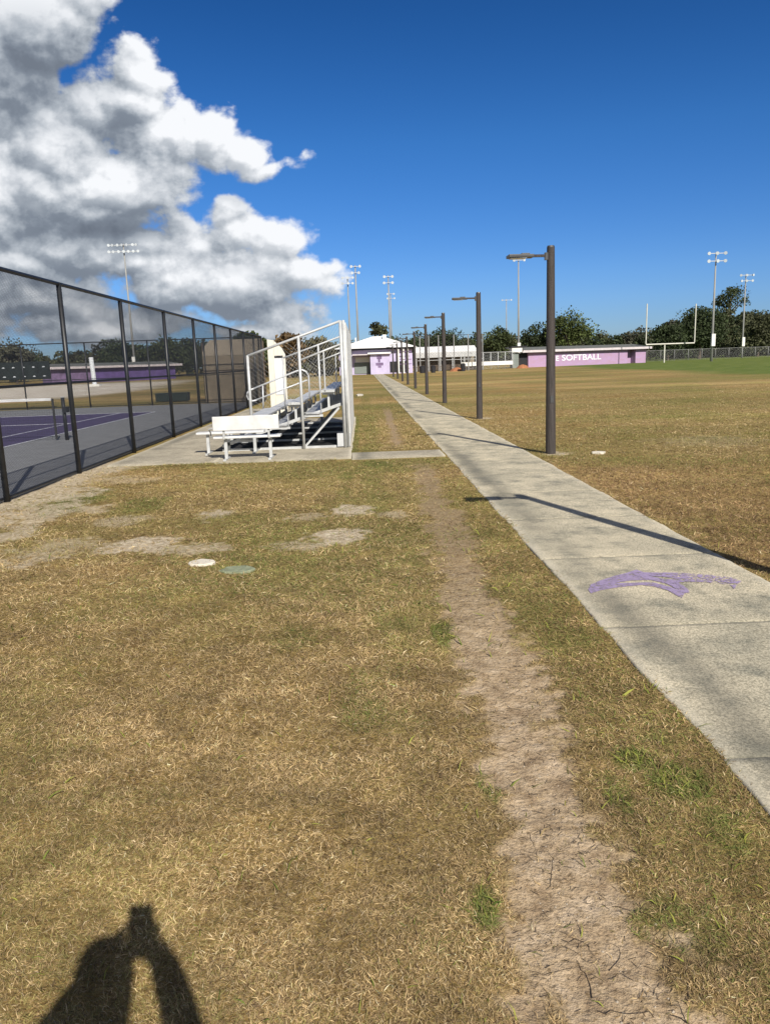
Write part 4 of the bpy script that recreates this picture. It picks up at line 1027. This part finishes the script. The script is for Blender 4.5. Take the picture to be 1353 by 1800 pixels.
tree(637, 584, 150, 22, 'narrow dark tree at the left of the lavender building', G1, crown_frac=.9, nclump=16)
tree(437, 573, 100, 64, 'dark domed tree behind the practice wall', G2, crown_frac=.85, nclump=40)
tree(505, 580, 105, 60, 'reddish brown leafless looking tree behind the bleachers', GB, crown_frac=.85, nclump=36)
tree(560, 590, 110, 60, 'olive brown tree seen through the bleacher guard rail', (.085, .075, .035), crown_frac=.9, nclump=36)
tree(22, 594, 150, 70, 'pale olive tree at the left edge behind the courts', GS, crown_frac=.88, nclump=36)
tree(205, 592, 175, 66, 'rounded dark tree behind the middle of the purple dugout', G1, crown_frac=.88, nclump=36)
tree(290, 588, 172, 70, 'tall dark tree behind the right end of the purple dugout', G2, crown_frac=.88, nclump=40)
def wood(name, pts, label, cols, Y=205, dens=1.0):
    Vs = []; Ks = []
    for (xa, xb, yt) in pts:
        n = max(2, int((xb-xa)/11))
        for k in range(n):
            px = xa+(xb-xa)*(k+.5)/n+random.uniform(-5, 5); yy = Y+random.uniform(-14, 14); tp = AT(px, yt+random.uniform(-5, 7), yy)
            h = max(tp.z, 3); V, K = crown_pts(tp.x, yy, h*.5, random.uniform(2.4, 3.6), 2.5, h*.52, 17, 70, .50, random.choice(cols), .9); Vs.append(V); Ks.append(K)
    o = leafobj(name, np.concatenate(Vs), np.concatenate(Ks)); setp(o, label, 'wood', kind='stuff')
wood('far_wood', [(620, 1420, 606), (1160, 1420, 585), (1190, 1420, 566), (1195, 1420, 545), (1205, 1420, 538), (1150, 1200, 560), (620, 740, 590), (735, 960, 583), (955, 1060, 578), (1050, 1180, 580), (1160, 1200, 570), (1195, 1420, 552)], 'dark mass of far woodland beyond the ball fields on the right', [G1, G1, G2, GS, G3])
wood('far_wood', [(-60, 60, 604), (55, 175, 612), (170, 330, 600), (320, 470, 592), (460, 620, 600)], 'dark mass of far woodland beyond the tennis courts on the left', [G1, G2, G3, (.05, .05, .03)], Y=190)
wood('brush', [(395, 585, 628)], 'olive brown brush behind the bleachers', [(.075, .065, .03), (.10, .075, .04), G3], Y=120)

# ------------------------------------------------------------------ the photographer, just behind the camera, whose shadow falls on the grass
def skin_chain(name, nodes, edges, radii, m_, parent, root=0, sub=2):
    off = rootloc(parent)
    me = bpy.data.meshes.new(name); me.from_pydata([tuple(Vector(p)-off) for p in nodes], edges, []); me.materials.append(m_)
    o = bpy.data.objects.new(name, me); COL.objects.link(o); o.parent = parent
    md = o.modifiers.new('skin', 'SKIN'); sd = o.modifiers.new('sub', 'SUBSURF'); sd.levels = sub; sd.render_levels = sub
    if not me.skin_vertices: me.skin_vertices.new()
    for k, r in enumerate(radii):
        rr = r if isinstance(r, tuple) else (r, r); me.skin_vertices[0].data[k].radius = rr; me.skin_vertices[0].data[k].use_root = (k == root)
    return o
px_, py_ = -.05, -.36
per = thing('person', (px_, py_, 0), 'person standing behind the camera holding up a phone with both hands', 'person')
bn = [(px_, py_, .98), (px_, py_-.01, 1.15), (px_, py_, 1.32), (px_, py_+.01, 1.46), (px_, py_+.03, 1.54), (px_, py_+.05, 1.62), (px_, py_+.055, 1.70), (px_, py_+.05, 1.76),
      (px_-.19, py_, 1.45), (-.29, -.06, 1.33), (-.20, -.045, 1.44), (-.115, -.035, 1.545), (px_+.19, py_, 1.45), (.07, -.05, 1.25), (.045, -.04, 1.40), (.012, -.035, 1.545),
      (px_-.10, py_, .93), (px_-.12, py_+.02, .50), (px_-.13, py_-.02, .09), (px_-.14, py_+.14, .04), (px_+.10, py_, .93), (px_+.12, py_+.02, .50), (px_+.13, py_-.02, .09), (px_+.14, py_+.14, .04)]
be = [(0,1),(1,2),(2,3),(3,4),(4,5),(5,6),(6,7),(3,8),(8,9),(9,10),(10,11),(3,12),(12,13),(13,14),(14,15),(0,16),(16,17),(17,18),(18,19),(0,20),(20,21),(21,22),(22,23)]
brd = [(.15,.11),(.14,.10),(.16,.11),(.12,.09),.055,(.075,.09),(.082,.10),(.055,.07),.065,.056,.050,.040,.065,.056,.050,.040,.09,.062,.045,.04,.09,.062,.045,.04]
body = skin_chain('body', bn, be, brd, M['shirt'], per)
hd = skin_chain('hair', [(px_, py_+.03, 1.70), (px_, py_+.02, 1.755), (px_, py_+.01, 1.80)], [(0, 1), (1, 2)], [(.088, .105), (.088, .10), (.05, .05)], M['hair'], per)
for sx, wx, wy in ((-1, -.112, -.037), (1, .012, -.037)):
    root = Vector((wx, wy, 1.51)); palm = Vector((wx-sx*.004, -.050, 1.575)); hx = -.040+sx*.050
    nd = [root, (root+palm)/2, palm]; ed = [(0, 1), (1, 2)]; rd = [.040, .042, (.040, .030)]
    skin_chain('hand', nd, ed, rd, M['skin'], per, sub=1)
    for k in range(4):
        z = 1.612-.024*k; a = palm+Vector((0, 0, .03-.02*k)); b = Vector((hx+sx*.006, -.035, z)); c = Vector((hx-sx*.004, -.010-.002*k, z-.003)); d = Vector((hx-sx*.020, -.012, z-.004))
        skin_chain('finger', [a, b, c, d], [(0, 1), (1, 2), (2, 3)], [.009, .0085, .008, .007], M['skin'], per, sub=1)
    skin_chain('thumb', [palm+Vector((0, -.01, -.02)), Vector((hx, -.055, 1.56)), Vector((hx-sx*.02, -.045, 1.585))], [(0, 1), (1, 2)], [.012, .010, .009], M['skin'], per, sub=1)
Tp = Matrix.Translation((-.040, -.022, 1.60)) @ Matrix.Rotation(-PITCH, 4, 'X')
ph = thing('phone', (-.040, -.022, 1.60), 'dark phone held upright in both hands behind the lens', 'phone')
MB(Tp).box((-.040, -.004, -.080), (.040, .004, .080)).build('phone_body', M['phone'], ph, bevel=.003)
MB(Tp).box((-.036, -.0062, -.075), (.036, -.0045, .075)).build('screen', M['dark'], ph)
